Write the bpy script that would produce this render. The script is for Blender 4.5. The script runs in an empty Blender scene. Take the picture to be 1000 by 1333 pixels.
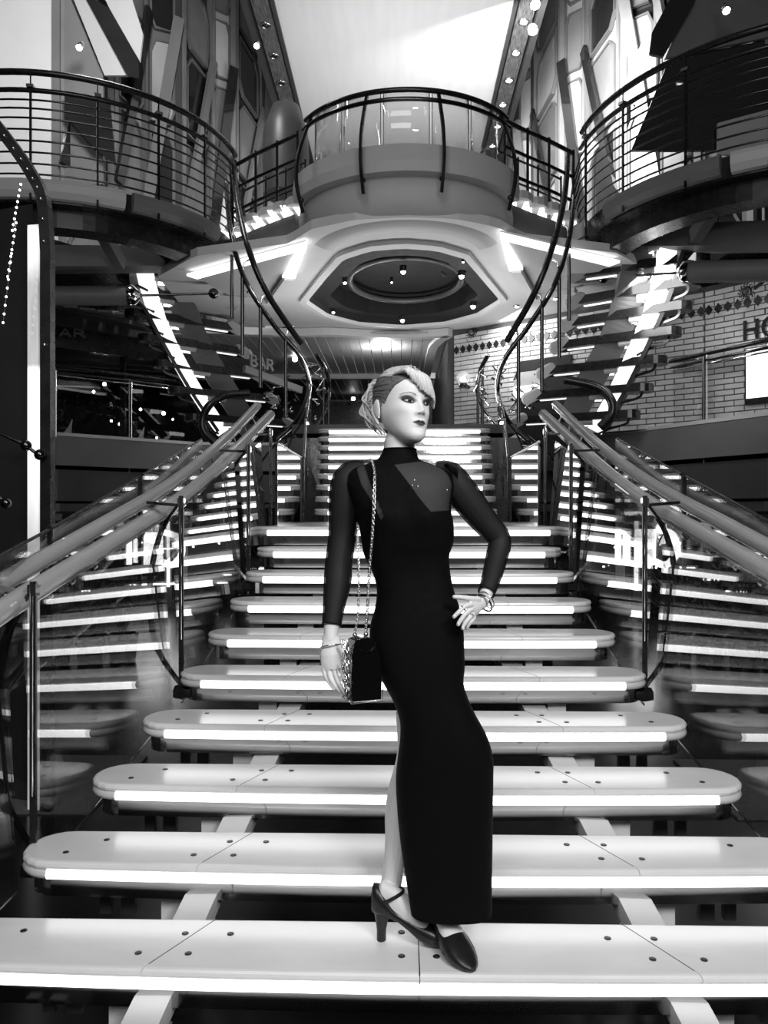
import bpy, bmesh, math, random
import numpy as np
from mathutils import Vector, Matrix
from mathutils.bvhtree import BVHTree

S = bpy.context.scene
COL = S.collection
R = math.radians
random.seed(7)

# ------------------------------------------------------------------ camera, world, lights, exposure
ZC = 1.6                      # camera height above the ship's floor
CX = -0.054
YAW = math.atan(0.021)
cam_data = bpy.data.cameras.new('camera')
cam_data.sensor_fit = 'HORIZONTAL'
cam_data.sensor_width = 36.0
cam_data.lens = 36.0
cam_data.clip_end = 200
cam = bpy.data.objects.new('camera', cam_data)
COL.objects.link(cam)
cam.location = (CX, 0, ZC)
cam.rotation_euler = (R(90), 0, YAW)
S.camera = cam

world = bpy.data.worlds.new('world')
S.world = world
world.use_nodes = True
world.node_tree.nodes['Background'].inputs[0].default_value = (0.5, 0.5, 0.5, 1)
world.node_tree.nodes['Background'].inputs[1].default_value = 0.10

S.view_settings.view_transform = 'Standard'
S.view_settings.look = 'None'
S.view_settings.gamma = 1.0
S.view_settings.exposure = 0.0
S.view_settings.use_curve_mapping = False
S.cycles.max_bounces = 7
S.cycles.diffuse_bounces = 3
S.cycles.glossy_bounces = 4
S.cycles.transmission_bounces = 4
S.cycles.transparent_max_bounces = 24
S.cycles.sample_clamp_indirect = 4.0
S.cycles.caustics_reflective = False
S.cycles.caustics_refractive = False
S.cycles.use_denoising = True


def area(name, loc, target, size, power, size_y=None):
    d = bpy.data.lights.new(name, 'AREA')
    d.energy = power
    d.size = size
    if size_y:
        d.shape = 'RECTANGLE'
        d.size_y = size_y
    o = bpy.data.objects.new(name, d)
    COL.objects.link(o)
    o.location = loc
    o.rotation_euler = (Vector(target) - Vector(loc)).to_track_quat('-Z', 'Y').to_euler()
    return o


area('added_key_light', (1.5, -0.6, 3.3), (0.0, 2.3, 1.7), 0.9, 92)  # added key light floating behind the camera, no fixture of the ship
area('added_fill_light', (-1.0, -3.0, 6.0), (0, 6.0, 3.0), 4.0, 260)  # large added fill from behind the camera, no fixture there
area('added_ceiling_uplight', (0.2, 14.5, 7.2), (0.2, 16.0, 11.0), 3.5, 120)  # floating up-light added to whiten the ceiling film
area('atrium_right_lamp', (1.9, 12.6, 9.4), (3.3, 15.6, 7.0), 2.2, 560)
area('added_left_wall_light', (-3.3, 9.0, 9.8), (-5.6, 12.4, 6.0), 1.5, 200)  # unseen area light added to brighten the white wall on the left
area('added_far_brick_light', (1.6, 11.9, 4.6), (3.1, 12.4, 3.0), 0.8, 30)  # area light added to brighten the far bricks, no lamp there
area('added_near_brick_light', (3.1, 9.4, 4.3), (4.5, 11.0, 3.8), 0.8, 24)  # area light added in mid-air for the nearer bricks
area('added_soffit_uplight', (0.0, 10.6, 2.82), (0.0, 10.2, 5.0), 2.4, 70, 0.7)  # hidden up-light added behind the top step to brighten the soffit


# ------------------------------------------------------------------ helpers
def P(px, py, d):
    """the point of the scene that stands at depth d on the line through a photograph pixel"""
    u, v = (px - 500) / 1000.0, (666.5 - py) / 1000.0
    c, s = math.cos(YAW), math.sin(YAW)
    dx, dy = u * c - s, u * s + c
    t = d / dy
    return Vector((CX + t * dx, d, ZC + t * v))


def PL(pts):
    return [P(*p) for p in pts]


def grey(v):
    return (v, v, v, 1.0)


def mat(name, v=0.5, rough=0.5, metal=0.0, coat=0.0, spec=0.5, noise=0.0, scale=8.0, emit=0.0, stretch=None):
    m = bpy.data.materials.new(name)
    m.use_nodes = True
    nt = m.node_tree
    b = nt.nodes['Principled BSDF']
    b.inputs['Base Color'].default_value = grey(v)
    b.inputs['Roughness'].default_value = rough
    b.inputs['Metallic'].default_value = metal
    b.inputs['Coat Weight'].default_value = coat
    b.inputs['Coat Roughness'].default_value = 0.05
    b.inputs['Specular IOR Level'].default_value = spec
    if emit:
        b.inputs['Emission Color'].default_value = grey(1.0)
        b.inputs['Emission Strength'].default_value = emit
    if noise:
        tc = nt.nodes.new('ShaderNodeTexCoord')
        mp = nt.nodes.new('ShaderNodeMapping')
        if stretch:
            mp.inputs['Scale'].default_value = stretch
        nz = nt.nodes.new('ShaderNodeTexNoise')
        nz.inputs['Scale'].default_value = scale
        nz.inputs['Detail'].default_value = 5
        rp = nt.nodes.new('ShaderNodeValToRGB')
        rp.color_ramp.elements[0].position = 0.3
        rp.color_ramp.elements[1].position = 0.7
        rp.color_ramp.elements[0].color = grey(max(0, v * (1 - noise)))
        rp.color_ramp.elements[1].color = grey(min(1, v * (1 + noise)))
        nt.links.new(tc.outputs['Object'], mp.inputs[0])
        nt.links.new(mp.outputs[0], nz.inputs['Vector'])
        nt.links.new(nz.outputs['Fac'], rp.inputs[0])
        nt.links.new(rp.outputs[0], b.inputs['Base Color'])
        rr = nt.nodes.new('ShaderNodeMapRange')
        rr.inputs['To Min'].default_value = max(0.0, rough * 0.75)
        rr.inputs['To Max'].default_value = min(1.0, rough * 1.25)
        nt.links.new(nz.outputs['Fac'], rr.inputs['Value'])
        nt.links.new(rr.outputs[0], b.inputs['Roughness'])
    return m


def glass_mat(name, tint=0.96, boost=1.0, rough=0.0):
    m = bpy.data.materials.new(name)
    m.use_nodes = True
    nt = m.node_tree
    nt.nodes.remove(nt.nodes['Principled BSDF'])
    out = nt.nodes['Material Output']
    tr = nt.nodes.new('ShaderNodeBsdfTransparent')
    tr.inputs[0].default_value = grey(tint)
    gl = nt.nodes.new('ShaderNodeBsdfGlossy')
    gl.inputs['Roughness'].default_value = rough
    gl.inputs[0].default_value = grey(1)
    # two-sided Schlick reflectance of a thin pane
    lw = nt.nodes.new('ShaderNodeLayerWeight')
    lw.inputs['Blend'].default_value = 0.5
    pw = nt.nodes.new('ShaderNodeMath')
    pw.operation = 'POWER'
    pw.inputs[1].default_value = 3.6
    mu = nt.nodes.new('ShaderNodeMath')
    mu.operation = 'MULTIPLY_ADD'
    mu.use_clamp = True
    mu.inputs[1].default_value = boost * .92
    mu.inputs[2].default_value = .055
    mx = nt.nodes.new('ShaderNodeMixShader')
    nt.links.new(lw.outputs['Facing'], pw.inputs[0])
    nt.links.new(pw.outputs[0], mu.inputs[0])
    nt.links.new(mu.outputs[0], mx.inputs[0])
    nt.links.new(tr.outputs[0], mx.inputs[1])
    nt.links.new(gl.outputs[0], mx.inputs[2])
    nt.links.new(mx.outputs[0], out.inputs[0])
    return m


def sheer_mat(name, v, through, rough=0.5, spec=0.3):
    """see-through body: a principled surface mixed with straight transparency"""
    m = mat(name, v, rough, spec=spec)
    nt = m.node_tree
    out = nt.nodes['Material Output']
    tr = nt.nodes.new('ShaderNodeBsdfTransparent')
    mx = nt.nodes.new('ShaderNodeMixShader')
    mx.inputs[0].default_value = through
    nt.links.new(nt.nodes['Principled BSDF'].outputs[0], mx.inputs[1])
    nt.links.new(tr.outputs[0], mx.inputs[2])
    nt.links.new(mx.outputs[0], out.inputs[0])
    return m


M = dict(
    floor=mat('dark_polished_floor', 0.012, 0.22, noise=0.5, scale=2.0),
    floor2=mat('grey_carpet', 0.10, 0.8, noise=0.25, scale=60),
    frost=mat('frosted_acrylic', 0.80, 0.20, coat=0.0, noise=0.035, scale=5.0, stretch=(1, 3, 1)),
    frost_cap=mat('frosted_tube_end', 0.62, 0.3, noise=0.05, scale=9),
    tube=mat('lit_tube', 0.9, 0.4, emit=3.2),
    diff=mat('lit_diffuser', 0.9, 0.5, emit=1.15),
    cove=mat('lit_cove', 0.9, 0.5, emit=1.6),
    lamp=mat('lamp_lens', 0.9, 0.3, emit=14),
    lamp_soft=mat('lamp_glass', 0.9, 0.3, emit=2.2),
    mirror=mat('polished_steel', 0.62, 0.09, metal=1.0, noise=0.06, scale=4, stretch=(1, 1, 6)),
    chrome=mat('chrome', 0.75, 0.06, metal=1.0),
    dsteel=mat('dark_steel', 0.10, 0.22, metal=1.0, noise=0.15, scale=20),
    black=mat('black_enamel', 0.012, 0.28, noise=0.3, scale=12),
    matte=mat('matte_black', 0.008, 0.75, noise=0.3, scale=12),
    screw=mat('screw_head', 0.06, 0.35, metal=0.7),
    beamwhite=mat('white_lacquer', 0.78, 0.35, noise=0.04, scale=4),
    char=mat('charcoal_paint', 0.055, 0.45, noise=0.12, scale=3),
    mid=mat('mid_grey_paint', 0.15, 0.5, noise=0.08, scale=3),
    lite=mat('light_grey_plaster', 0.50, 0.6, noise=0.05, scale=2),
    plaster=mat('white_plaster', 0.68, 0.6, noise=0.04, scale=2),
    ceil=mat('white_ceiling_film', 0.85, 0.5, noise=0.03, scale=1.5, stretch=(4, .4, 1)),
    plank=mat('painted_plank', 0.42, 0.4, noise=0.12, scale=3, stretch=(8, .6, 1)),
    brick=mat('glazed_brick', 0.70, 0.2, noise=0.10, scale=6),
    mortar=mat('mortar', 0.07, 0.9, noise=0.15, scale=40),
    glass=glass_mat('clear_glass', 0.95, 1.6),
    glass_s=glass_mat('balcony_glass', 0.93, 1.0),
    soffit=mat('soffit_plaster', 0.66, 0.6, noise=0.04, scale=2),
    beam_shaded=mat('white_lacquer_shaded', 0.40, 0.4, noise=0.05, scale=4),  # white beam lacquer darkened, its shading against the posts put into the colour
    acryl=sheer_mat('clear_acrylic', 0.52, 0.28, 0.12, 0.7),
    acryl_edge=mat('polished_glass_edge', 0.35, 0.1, noise=0.1, scale=10),
    facet_w=mat('facet_white', 0.55, 0.25, noise=0.05, scale=2),
    facet_g=mat('facet_grey', 0.22, 0.15, noise=0.10, scale=2),
    facet_d=mat('facet_dark_glass', 0.02, 0.06, spec=0.9, noise=0.2, scale=2),
    white=mat('white_sign_face', 0.9, 0.5, emit=1.3),
    leaf=mat('dark_leaf', 0.05, 0.5, noise=0.4, scale=30),
)


class MB:
    """collects shapes for ONE mesh object"""
    def __init__(self):
        self.v, self.f, self.sm = [], [], []

    def add(self, vs, fs, smooth=False):
        o = len(self.v)
        self.v += [tuple(p) for p in vs]
        self.f += [tuple(i + o for i in f) for f in fs]
        self.sm += [smooth] * len(fs)
        return self

    def box(self, c, s, rz=0.0, rx=0.0, ry=0.0):
        m = Matrix.Translation(Vector(c)) @ Matrix.Rotation(rz, 4, 'Z') @ Matrix.Rotation(rx, 4, 'X') @ Matrix.Rotation(ry, 4, 'Y')
        h = [k / 2 for k in s]
        vs = [m @ Vector((x * h[0], y * h[1], z * h[2])) for x in (-1, 1) for y in (-1, 1) for z in (-1, 1)]
        return self.add(vs, [(0, 1, 3, 2), (4, 6, 7, 5), (0, 4, 5, 1), (2, 3, 7, 6), (0, 2, 6, 4), (1, 5, 7, 3)])

    def bar(self, a, b, w, h, up=(0, 0, 1)):
        return self.sweep([a, b], w, h, up)

    def sweep(self, pts, w, h, up=(0, 0, 1), closed=False):
        """rectangular section swept along a path; w across, h along up"""
        pts = [Vector(p) for p in pts]
        vs, n = [], len(pts)
        for i, p in enumerate(pts):
            t = (pts[min(i + 1, n - 1)] - pts[max(i - 1, 0)])
            if closed:
                t = pts[(i + 1) % n] - pts[i - 1]
            t.normalize()
            u = Vector(up)
            a = t.cross(u)
            if a.length < 1e-4:
                a = t.cross(Vector((0, 1, 0)))
            a.normalize()
            u = a.cross(t).normalized()
            vs += [p + a * w / 2 + u * h / 2, p - a * w / 2 + u * h / 2, p - a * w / 2 - u * h / 2, p + a * w / 2 - u * h / 2]
        fs = []
        for i in range(n if closed else n - 1):
            j = (i + 1) % n
            for k in range(4):
                fs.append((i * 4 + k, i * 4 + (k + 1) % 4, j * 4 + (k + 1) % 4, j * 4 + k))
        if not closed:
            fs += [(3, 2, 1, 0), tuple((n - 1) * 4 + k for k in range(4))]
        return self.add(vs, fs)

    def tube(self, pts, r, n=8, closed=False, cap=True):
        pts = [Vector(p) for p in pts]
        m = len(pts)
        rs = r if isinstance(r, (list, tuple)) else [r] * m
        vs = []
        prev = None
        for i, p in enumerate(pts):
            if closed:
                t = pts[(i + 1) % m] - pts[i - 1]
            else:
                t = pts[min(i + 1, m - 1)] - pts[max(i - 1, 0)]
            t.normalize()
            if prev is None:
                a = t.orthogonal().normalized()
            else:
                a = prev - t * prev.dot(t)
                if a.length < 1e-5:
                    a = t.orthogonal()
                a.normalize()
            prev = a
            b = t.cross(a)
            for k in range(n):
                q = 2 * math.pi * k / n
                vs.append(p + (a * math.cos(q) + b * math.sin(q)) * rs[i])
        fs = []
        for i in range(m if closed else m - 1):
            j = (i + 1) % m
            for k in range(n):
                fs.append((i * n + k, i * n + (k + 1) % n, j * n + (k + 1) % n, j * n + k))
        self.add(vs, fs, True)
        if cap and not closed:
            self.add([vs[k] for k in range(n)], [tuple(range(n - 1, -1, -1))])
            self.add([vs[(m - 1) * n + k] for k in range(n)], [tuple(range(n))])
        return self

    def prism(self, poly, z0, z1):
        n = len(poly)
        vs = [(p[0], p[1], z0) for p in poly] + [(p[0], p[1], z1) for p in poly]
        fs = [tuple(range(n - 1, -1, -1)), tuple(range(n, 2 * n))]
        fs += [(i, (i + 1) % n, n + (i + 1) % n, n + i) for i in range(n)]
        return self.add(vs, fs)

    def solid(self, face, off):
        """a flat polygon in space given thickness by a vector"""
        n = len(face)
        off = Vector(off)
        vs = [Vector(p) for p in face] + [Vector(p) + off for p in face]
        fs = [tuple(range(n - 1, -1, -1)), tuple(range(n, 2 * n))]
        fs += [(i, (i + 1) % n, n + (i + 1) % n, n + i) for i in range(n)]
        return self.add(vs, fs)

    def loft(self, rings, cap0=True, cap1=True, smooth=True, close=True):
        n = len(rings[0])
        vs = [p for r in rings for p in r]
        fs = []
        for i in range(len(rings) - 1):
            for k in range(n if close else n - 1):
                fs.append((i * n + k, i * n + (k + 1) % n, (i + 1) * n + (k + 1) % n, (i + 1) * n + k))
        self.add(vs, fs, smooth)
        if cap0:
            self.add(rings[0], [tuple(range(n - 1, -1, -1))])
        if cap1:
            self.add(rings[-1], [tuple(range(n))])
        return self

    def lathe(self, prof, c, axis=(0, 0, 1), n=16):
        """prof: (radius, height) pairs along axis from c"""
        q = Vector((0, 0, 1)).rotation_difference(Vector(axis).normalized())
        rings = []
        for r, h in prof:
            rings.append([Vector(c) + q @ Vector((max(r, 1e-5) * math.cos(2 * math.pi * k / n), max(r, 1e-5) * math.sin(2 * math.pi * k / n), h)) for k in range(n)])
        return self.loft(rings)

    def ball(self, c, r, n=12, sq=(1, 1, 1)):
        rings = []
        for i in range(1, n // 2 + 2):
            a = math.pi * (i - .5) / (n // 2 + 1) - math.pi / 2
            rings.append([Vector(c) + Vector((r * sq[0] * math.cos(a) * math.cos(2 * math.pi * k / n), r * sq[1] * math.cos(a) * math.sin(2 * math.pi * k / n), r * sq[2] * math.sin(a))) for k in range(n)])
        return self.loft(rings)

    def build(self, name, m, parent=None, smooth=None, bevel=0):
        me = bpy.data.meshes.new(name)
        me.from_pydata(self.v, [], self.f)
        sm = self.sm if smooth is None else [smooth] * len(self.f)
        me.polygons.foreach_set('use_smooth', sm)
        bm = bmesh.new()
        bm.from_mesh(me)
        bmesh.ops.recalc_face_normals(bm, faces=bm.faces)
        bm.to_mesh(me)
        bm.free()
        me.materials.append(M[m] if isinstance(m, str) else m)
        o = bpy.data.objects.new(name, me)
        COL.objects.link(o)
        if parent:
            attach(o, parent)
        if bevel:
            b = o.modifiers.new('bevel', 'BEVEL')
            b.width = bevel
            b.segments = 2
            b.limit_method = 'ANGLE'
        return o


def attach(o, parent):
    o.parent = parent
    w = Matrix.Identity(4)
    p = parent
    while p is not None:
        w = p.matrix_basis @ w
        p = p.parent
    # geometry is given in world space: keep it there
    o.matrix_basis = w.inverted() @ o.matrix_basis
    return o


def thing(name, label, cat, loc=(0, 0, 0), group=None):
    o = bpy.data.objects.new(name, None)
    o.empty_display_size = 0.1
    COL.objects.link(o)
    o.location = loc
    tag(o, label, cat, group)
    return o


def tag(o, label=None, cat=None, group=None, kind=None):
    if label:
        o['label'] = label
    if cat:
        o['category'] = cat
    if group:
        o['group'] = group
    if kind:
        o['kind'] = kind
    return o


def struct(o):
    o['kind'] = 'structure'
    return o


def crv(pts, n=8, closed=False):
    """Catmull-Rom through points"""
    pts = [Vector(p) for p in pts]
    m = len(pts)
    out = []
    for i in range(m if closed else m - 1):
        if closed:
            a, b, c, d = pts[i - 1], pts[i], pts[(i + 1) % m], pts[(i + 2) % m]
        else:
            a, b, c, d = pts[max(i - 1, 0)], pts[i], pts[i + 1], pts[min(i + 2, m - 1)]
        for k in range(n):
            t = k / n
            out.append(0.5 * ((2 * b) + (c - a) * t + (2 * a - 5 * b + 4 * c - d) * t * t + (3 * b - a - 3 * c + d) * t ** 3))
    if not closed:
        out.append(pts[-1])
    return out


def lerp(a, b, t):
    return a + (b - a) * t


def arc(c, r, a0, a1, n, z):
    return [Vector((c[0] + r * math.cos(R(lerp(a0, a1, k / n))), c[1] + r * math.sin(R(lerp(a0, a1, k / n))), z)) for k in range(n + 1)]


SIDE = {-1: 'left', 1: 'right'}

# ------------------------------------------------------------------ levels (absolute heights)
Z1 = ZC + 1.17                # first balcony level
ZS = ZC + 3.05                # soffit under the second level
Z2 = ZC + 3.5                 # second balcony level
STEP_D0, STEP_R, STEP_H = 2.147, 0.344, 0.1305
TUBE0 = ZC - 1.318            # centre of the light tube of the lowest full step

# ------------------------------------------------------------------ the setting
f = MB()
f.box((0, 8, -0.1), (26, 44, 0.2))
struct(f.build('floor', 'floor'))
f = MB()
f.box((-6.6, 4.5, 0.006), (9.8, 0.95, 0.012))
f.box((6.6, 4.5, 0.006), (9.8, 0.95, 0.012))
struct(f.build('trim_1', 'floor2'))

# ceiling film of the atrium, and the dark edge strips with their perforations
f = MB()
f.box((-0.15, 20, ZC + 9.1), (4.35, 28, 0.2))
struct(f.build('ceiling', 'ceil'))
strip_m = mat('perforated_strip', 0.12, 0.4, noise=0.9, scale=9, stretch=(9, 0.6, 1))
for k, (x, mm) in enumerate(((-2.52, strip_m), (2.2, strip_m))):
    f = MB()
    f.box((x, 20, ZC + 9.02), (0.30, 28, 0.16))
    strip_o = struct(f.build('trim_%d' % (2 + k), mm))
    for j in range(7):
        y = 13.1 + 0.95 * j
        f = MB()
        f.tube([(x + .085 * math.cos(q * .3927), y + .085 * math.sin(q * .3927), ZC + 8.93) for q in range(16)], .018, 6, True)
        rg = f.build('downlight_ring', 'chrome', strip_o)
        f = MB()
        f.lathe([(.075, 0), (.075, -.015), (.03, -.03)], (x, y, ZC + 8.94), n=12)
        f.build('lens', 'black' if k == 0 else 'lamp_soft', rg)
    f = MB()
    f.box((x + (0.22 if k == 0 else -0.22), 20, ZC + 9.0), (0.07, 28, 0.12))
    f.box((x - (0.24 if k == 0 else -0.24), 20, ZC + 8.95), (0.1, 28, 0.3))
    struct(f.build('trim_%d' % (4 + k), 'char'))
# outer shell so that no side is open
f = MB()
f.box((0, 31, 5.3), (26, 0.3, 11))
struct(f.build('wall_back', 'char'))
f = MB()
f.box((-9.6, 12, 5.3), (0.3, 40, 11))
struct(f.build('wall_left', 'char'))
f = MB()
f.box((9.6, 12, 5.3), (0.3, 40, 11))
struct(f.build('wall_right', 'char'))


# ---- faceted promenade walls above the balconies: each bay a window unit of its own
def facet_bay(s, a, b, z0, z1, kind, label):
    """one bay between plan points a and b"""
    a, b = Vector((a[0], a[1], 0)), Vector((b[0], b[1], 0))
    d = (b - a).normalized()
    nrm = Vector((d.y, -d.x, 0))
    if nrm.x * s > 0:
        nrm = -nrm
    L = (b - a).length
    t = thing('window_bay', label, 'window', (a + d * L / 2 + Vector((0, 0, z0))), 'window bays of the %s promenade wall' % SIDE[s])
    q = lambda u, z, o=0.0: a + d * (u * L) + nrm * o + Vector((0, 0, z))
    face = {'w': 'facet_w', 'g': 'facet_g', 'd': 'facet_d'}
    H = z1 - z0
    # wall panel behind
    f = MB()
    f.solid([q(0, z0), q(1, z0), q(1, z1), q(0, z1)], -nrm * .1)
    f.build('wall_panel', face[kind[0]], t)
    # frame posts
    for u in (0.04, 0.96):
        f = MB()
        f.bar(q(u, z0, .05), q(u, z1, .05), .11, .11, nrm)
        f.build('frame_post', 'facet_g' if kind[0] != 'g' else 'char', t)
    # panes with bevelled corners, one above the other
    zz = z0 + .25
    k = 0
    while zz < z1 - .4:
        h = (1.15, 2.1, 1.5)[k % 3]
        ze = min(zz + h, z1 - .1)
        c = .22
        oct_ = [(.16, zz + c), (.3, zz), (.84, zz), (.84, ze - c), (.7, ze), (.16, ze)]
        if (k + len(kind)) % 2:
            oct_ = [(.16, zz), (.7, zz), (.84, zz + c), (.84, ze), (.3, ze), (.16, ze - c)]
        f = MB()
        f.solid([q(u, z, .03) for u, z in oct_], nrm * .02)
        p = f.build('pane', face[kind[1 + k % (len(kind) - 1)]], t)
        f = MB()
        f.sweep([q(u, z, .05) for u, z in oct_], .05, .07, nrm, True)
        f.build('pane_frame', 'mid', p)
        zz = ze + .22
        k += 1
    # slanting brace of the facade
    f = MB()
    f.bar(q(.05, z0 + H * .22, .14), q(.95, z0 + H * .55, .14), .2, .07, nrm)
    f.build('brace', 'facet_d' if kind[0] == 'w' else 'facet_g', t)


# left wall: plan points from the near bright wall to the far end
bright = MB()
bright.solid([(-7.6, 11.6, Z2 - .2), (-5.62, 12.4, Z2 - .2), (-5.62, 12.4, ZC + 12), (-7.6, 11.6, ZC + 12)], (0, .15, 0))
struct(bright.build('trim_6', 'plaster'))
LW = [(-5.6, 12.4), (-5.0, 13.0), (-4.75, 14.0), (-4.2, 14.3), (-3.95, 15.6), (-3.55, 15.9), (-3.3, 17.6), (-3.0, 18.0), (-2.85, 20.5), (-2.75, 24)]
kinds = ['wgd', 'wdg', 'gwd', 'ddg', 'wgw', 'dgd', 'gwg', 'ddw', 'gdg']
for i in range(len(LW) - 1):
    facet_bay(-1, LW[i], LW[i + 1], Z2 - .25, ZC + 14, kinds[i], 'faceted window bay of the left promenade wall, %s from the white wall panel' %
              ['first', 'second', 'third', 'fourth', 'fifth', 'sixth', 'seventh', 'eighth', 'ninth'][i])
RW = [(6.3, 10.6), (5.3, 11.9), (4.65, 12.3), (4.45, 13.4), (3.95, 13.8), (3.7, 15.4), (3.3, 15.8), (3.1, 17.8), (2.75, 18.2), (2.6, 24)]
kinds = ['ddg', 'ddg', 'gdg', 'dwg', 'wgd', 'wwg', 'wgw', 'gww', 'wwg']
for i in range(len(RW) - 1):
    facet_bay(1, RW[i], RW[i + 1], Z2 - .25, ZC + 14, kinds[i], 'faceted window bay of the right promenade wall, %s from the right balcony' %
              ['first', 'second', 'third', 'fourth', 'fifth', 'sixth', 'seventh', 'eighth', 'ninth'][i])
# big slanted cladding plates in front of the nearest bays
for s, plates, lab in ((-1, ((((67, -60), (84, -20), (134, 96), (134, 240), (67, 240)), 12.35, 'facet_g'), (((84, -30), (108, -10), (166, 98), (136, 98)), 12.28, 'facet_w'), (((108, -10), (141, 10), (180, 76), (180, 102), (166, 98)), 12.24, 'facet_d'),
                              (((118, -40), (160, -40), (186, 44), (182, 80), (141, 8)), 12.3, 'facet_w'), (((84, 120), (142, 128), (150, 215), (120, 190), (84, 150)), 12.2, 'facet_d')), 'slanted grey, white and dark cladding plates behind the left balcony rail'),
                       (1, ((((888, -30), (906, 0), (864, 74), (846, 70), (850, 40)), 10.9, 'facet_d'), (((906, -20), (1040, -40), (1040, 40), (866, 76)), 11.0, 'facet_g'), (((836, 54), (847, 86), (818, 132), (812, 112)), 10.85, 'white'),
                              (((872, 76), (1010, 50), (1010, 150), (930, 196), (822, 196)), 11.05, 'facet_d'), (((935, 160), (1010, 140), (1010, 205), (935, 200)), 10.95, 'lite')), 'slanted dark cladding plates with one bright plate behind the right balcony rail')):
    t = thing('slanted_cladding', lab, 'cladding', P(520 + s * 400, 200, plates[0][1]))
    for poly, d, m in plates:
        f = MB()
        f.solid([P(px, py, d) for px, py in poly], (0, .05, 0))
        f.build('panel', m, t)
# two bright ceiling spots in the glare at upper right, one on the left wall
for px, py, d, lab in ((694, 40, 13.0, 'round bright spotlight in the glare above the right wall'), (697, 6, 12.2, 'brightest round spotlight at the top right of the white ceiling'),
                       (103, 62, 11.9, 'slim spotlight on the left wall above the balcony'), (946, 14, 10.2, 'slim spotlight above the right balcony rail'),
                       (334, 60, 13.2, 'round spotlight on the dark left wall')):
    p = P(px, py, d)
    t = thing('wall_spotlight', lab, 'spotlight', p)
    f = MB()
    k_ = .62 if d < 12 or px < 400 else 1
    f.lathe([(.02 * k_, .16), (.075 * k_, .14), (.09 * k_, 0), (.078 * k_, 0)], p, (0, .6, .8), 14)
    f.build('housing', 'chrome', t)
    f = MB()
    f.lathe([(.077 * k_, 0), (.06 * k_, -.02), (.001, -.03)], p, (0, .6, .8), 14)
    f.build('lens', 'lamp', t)

# ---- floors of the levels
f = MB()
f.prism([(-9.4, 10.4), (-6.2, 11.0), (-5.3, 11.5), (-3.6, 13.2), (-1.5, 13.4), (-1.5, 10.25), (1.5, 10.25), (1.5, 13.2), (2.5, 12.6), (3.4, 11.2), (4.4, 9.3), (9.4, 8.6), (9.4, 24), (-9.4, 24)], Z1 - .12, Z1)
struct(f.build('trim_7', 'char'))
for s, edge in ((-1, [(-9.4, 10.4), (-6.2, 11.0), (-5.3, 11.5), (-3.6, 13.2), (-1.5, 13.4)]), (1, [(1.5, 13.2), (2.5, 12.6), (3.4, 11.2), (4.4, 9.3), (9.4, 8.4)])):
    t = thing('balcony_fascia', 'stepped dark grey fascia under the %s first floor edge' % SIDE[s], 'fascia', (edge[2][0], edge[2][1], Z1 - 1.2))
    for k, (za, zb, off, m) in enumerate(((-.02, -.46, 0, 'mid'), (-.52, -1.0, .12, 'char'), (-1.04, -1.16, .2, 'char'), (-1.2, -1.3, .28, 'black'))):
        pts = [Vector((x, y + off, Z1 + (za + zb) / 2)) for x, y in edge]
        f = MB()
        f.sweep(pts, .1, za - zb)
        f.build('band', m, t)
    f = MB()
    f.sweep([Vector((x, y, Z1 + .01)) for x, y in edge], .12, .05)
    f.build('edge_trim', 'facet_w', t)
# level two slab far behind, dark ceilings over the side areas
f = MB()
f.prism([(-9.4, 11.6), (-6.0, 12.0), (-5.0, 12.9), (-3.2, 14.6), (-2.2, 15), (-2.2, 24), (-9.4, 24)], ZS - .02, Z2 - .25)
f.prism([(9.4, 9.4), (6.6, 10.2), (5.3, 11.6), (3.5, 13.6), (2.2, 15), (2.2, 24), (9.4, 24)], ZS - .02, Z2 - .25)
struct(f.build('trim_8', 'char'))
f = MB()
f.prism([(-9.4, 9.0), (-5.0, 9.0), (-3.9, 10.5), (-3.75, 12.4), (-9.4, 12.4)], Z2 - .23, Z2 - .02)
f.prism([(9.4, 8.2), (5.2, 8.2), (4.1, 9.8), (3.9, 11.4), (9.4, 11.4)], Z2 - .23, Z2 - .02)
struct(f.build('trim_15', 'black'))
f = MB()
f.box((0, 20.5, (Z1 + ZS) / 2), (19, .2, ZS - Z1))
struct(f.build('trim_9', 'black'))
# dark block under the landing and the side shop fronts below the first floor
f = MB()
f.box((0, 11.6, Z1 / 2 - .1), (3.0, 3.6, Z1 - .25))
struct(f.build('trim_10', 'black'))


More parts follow.
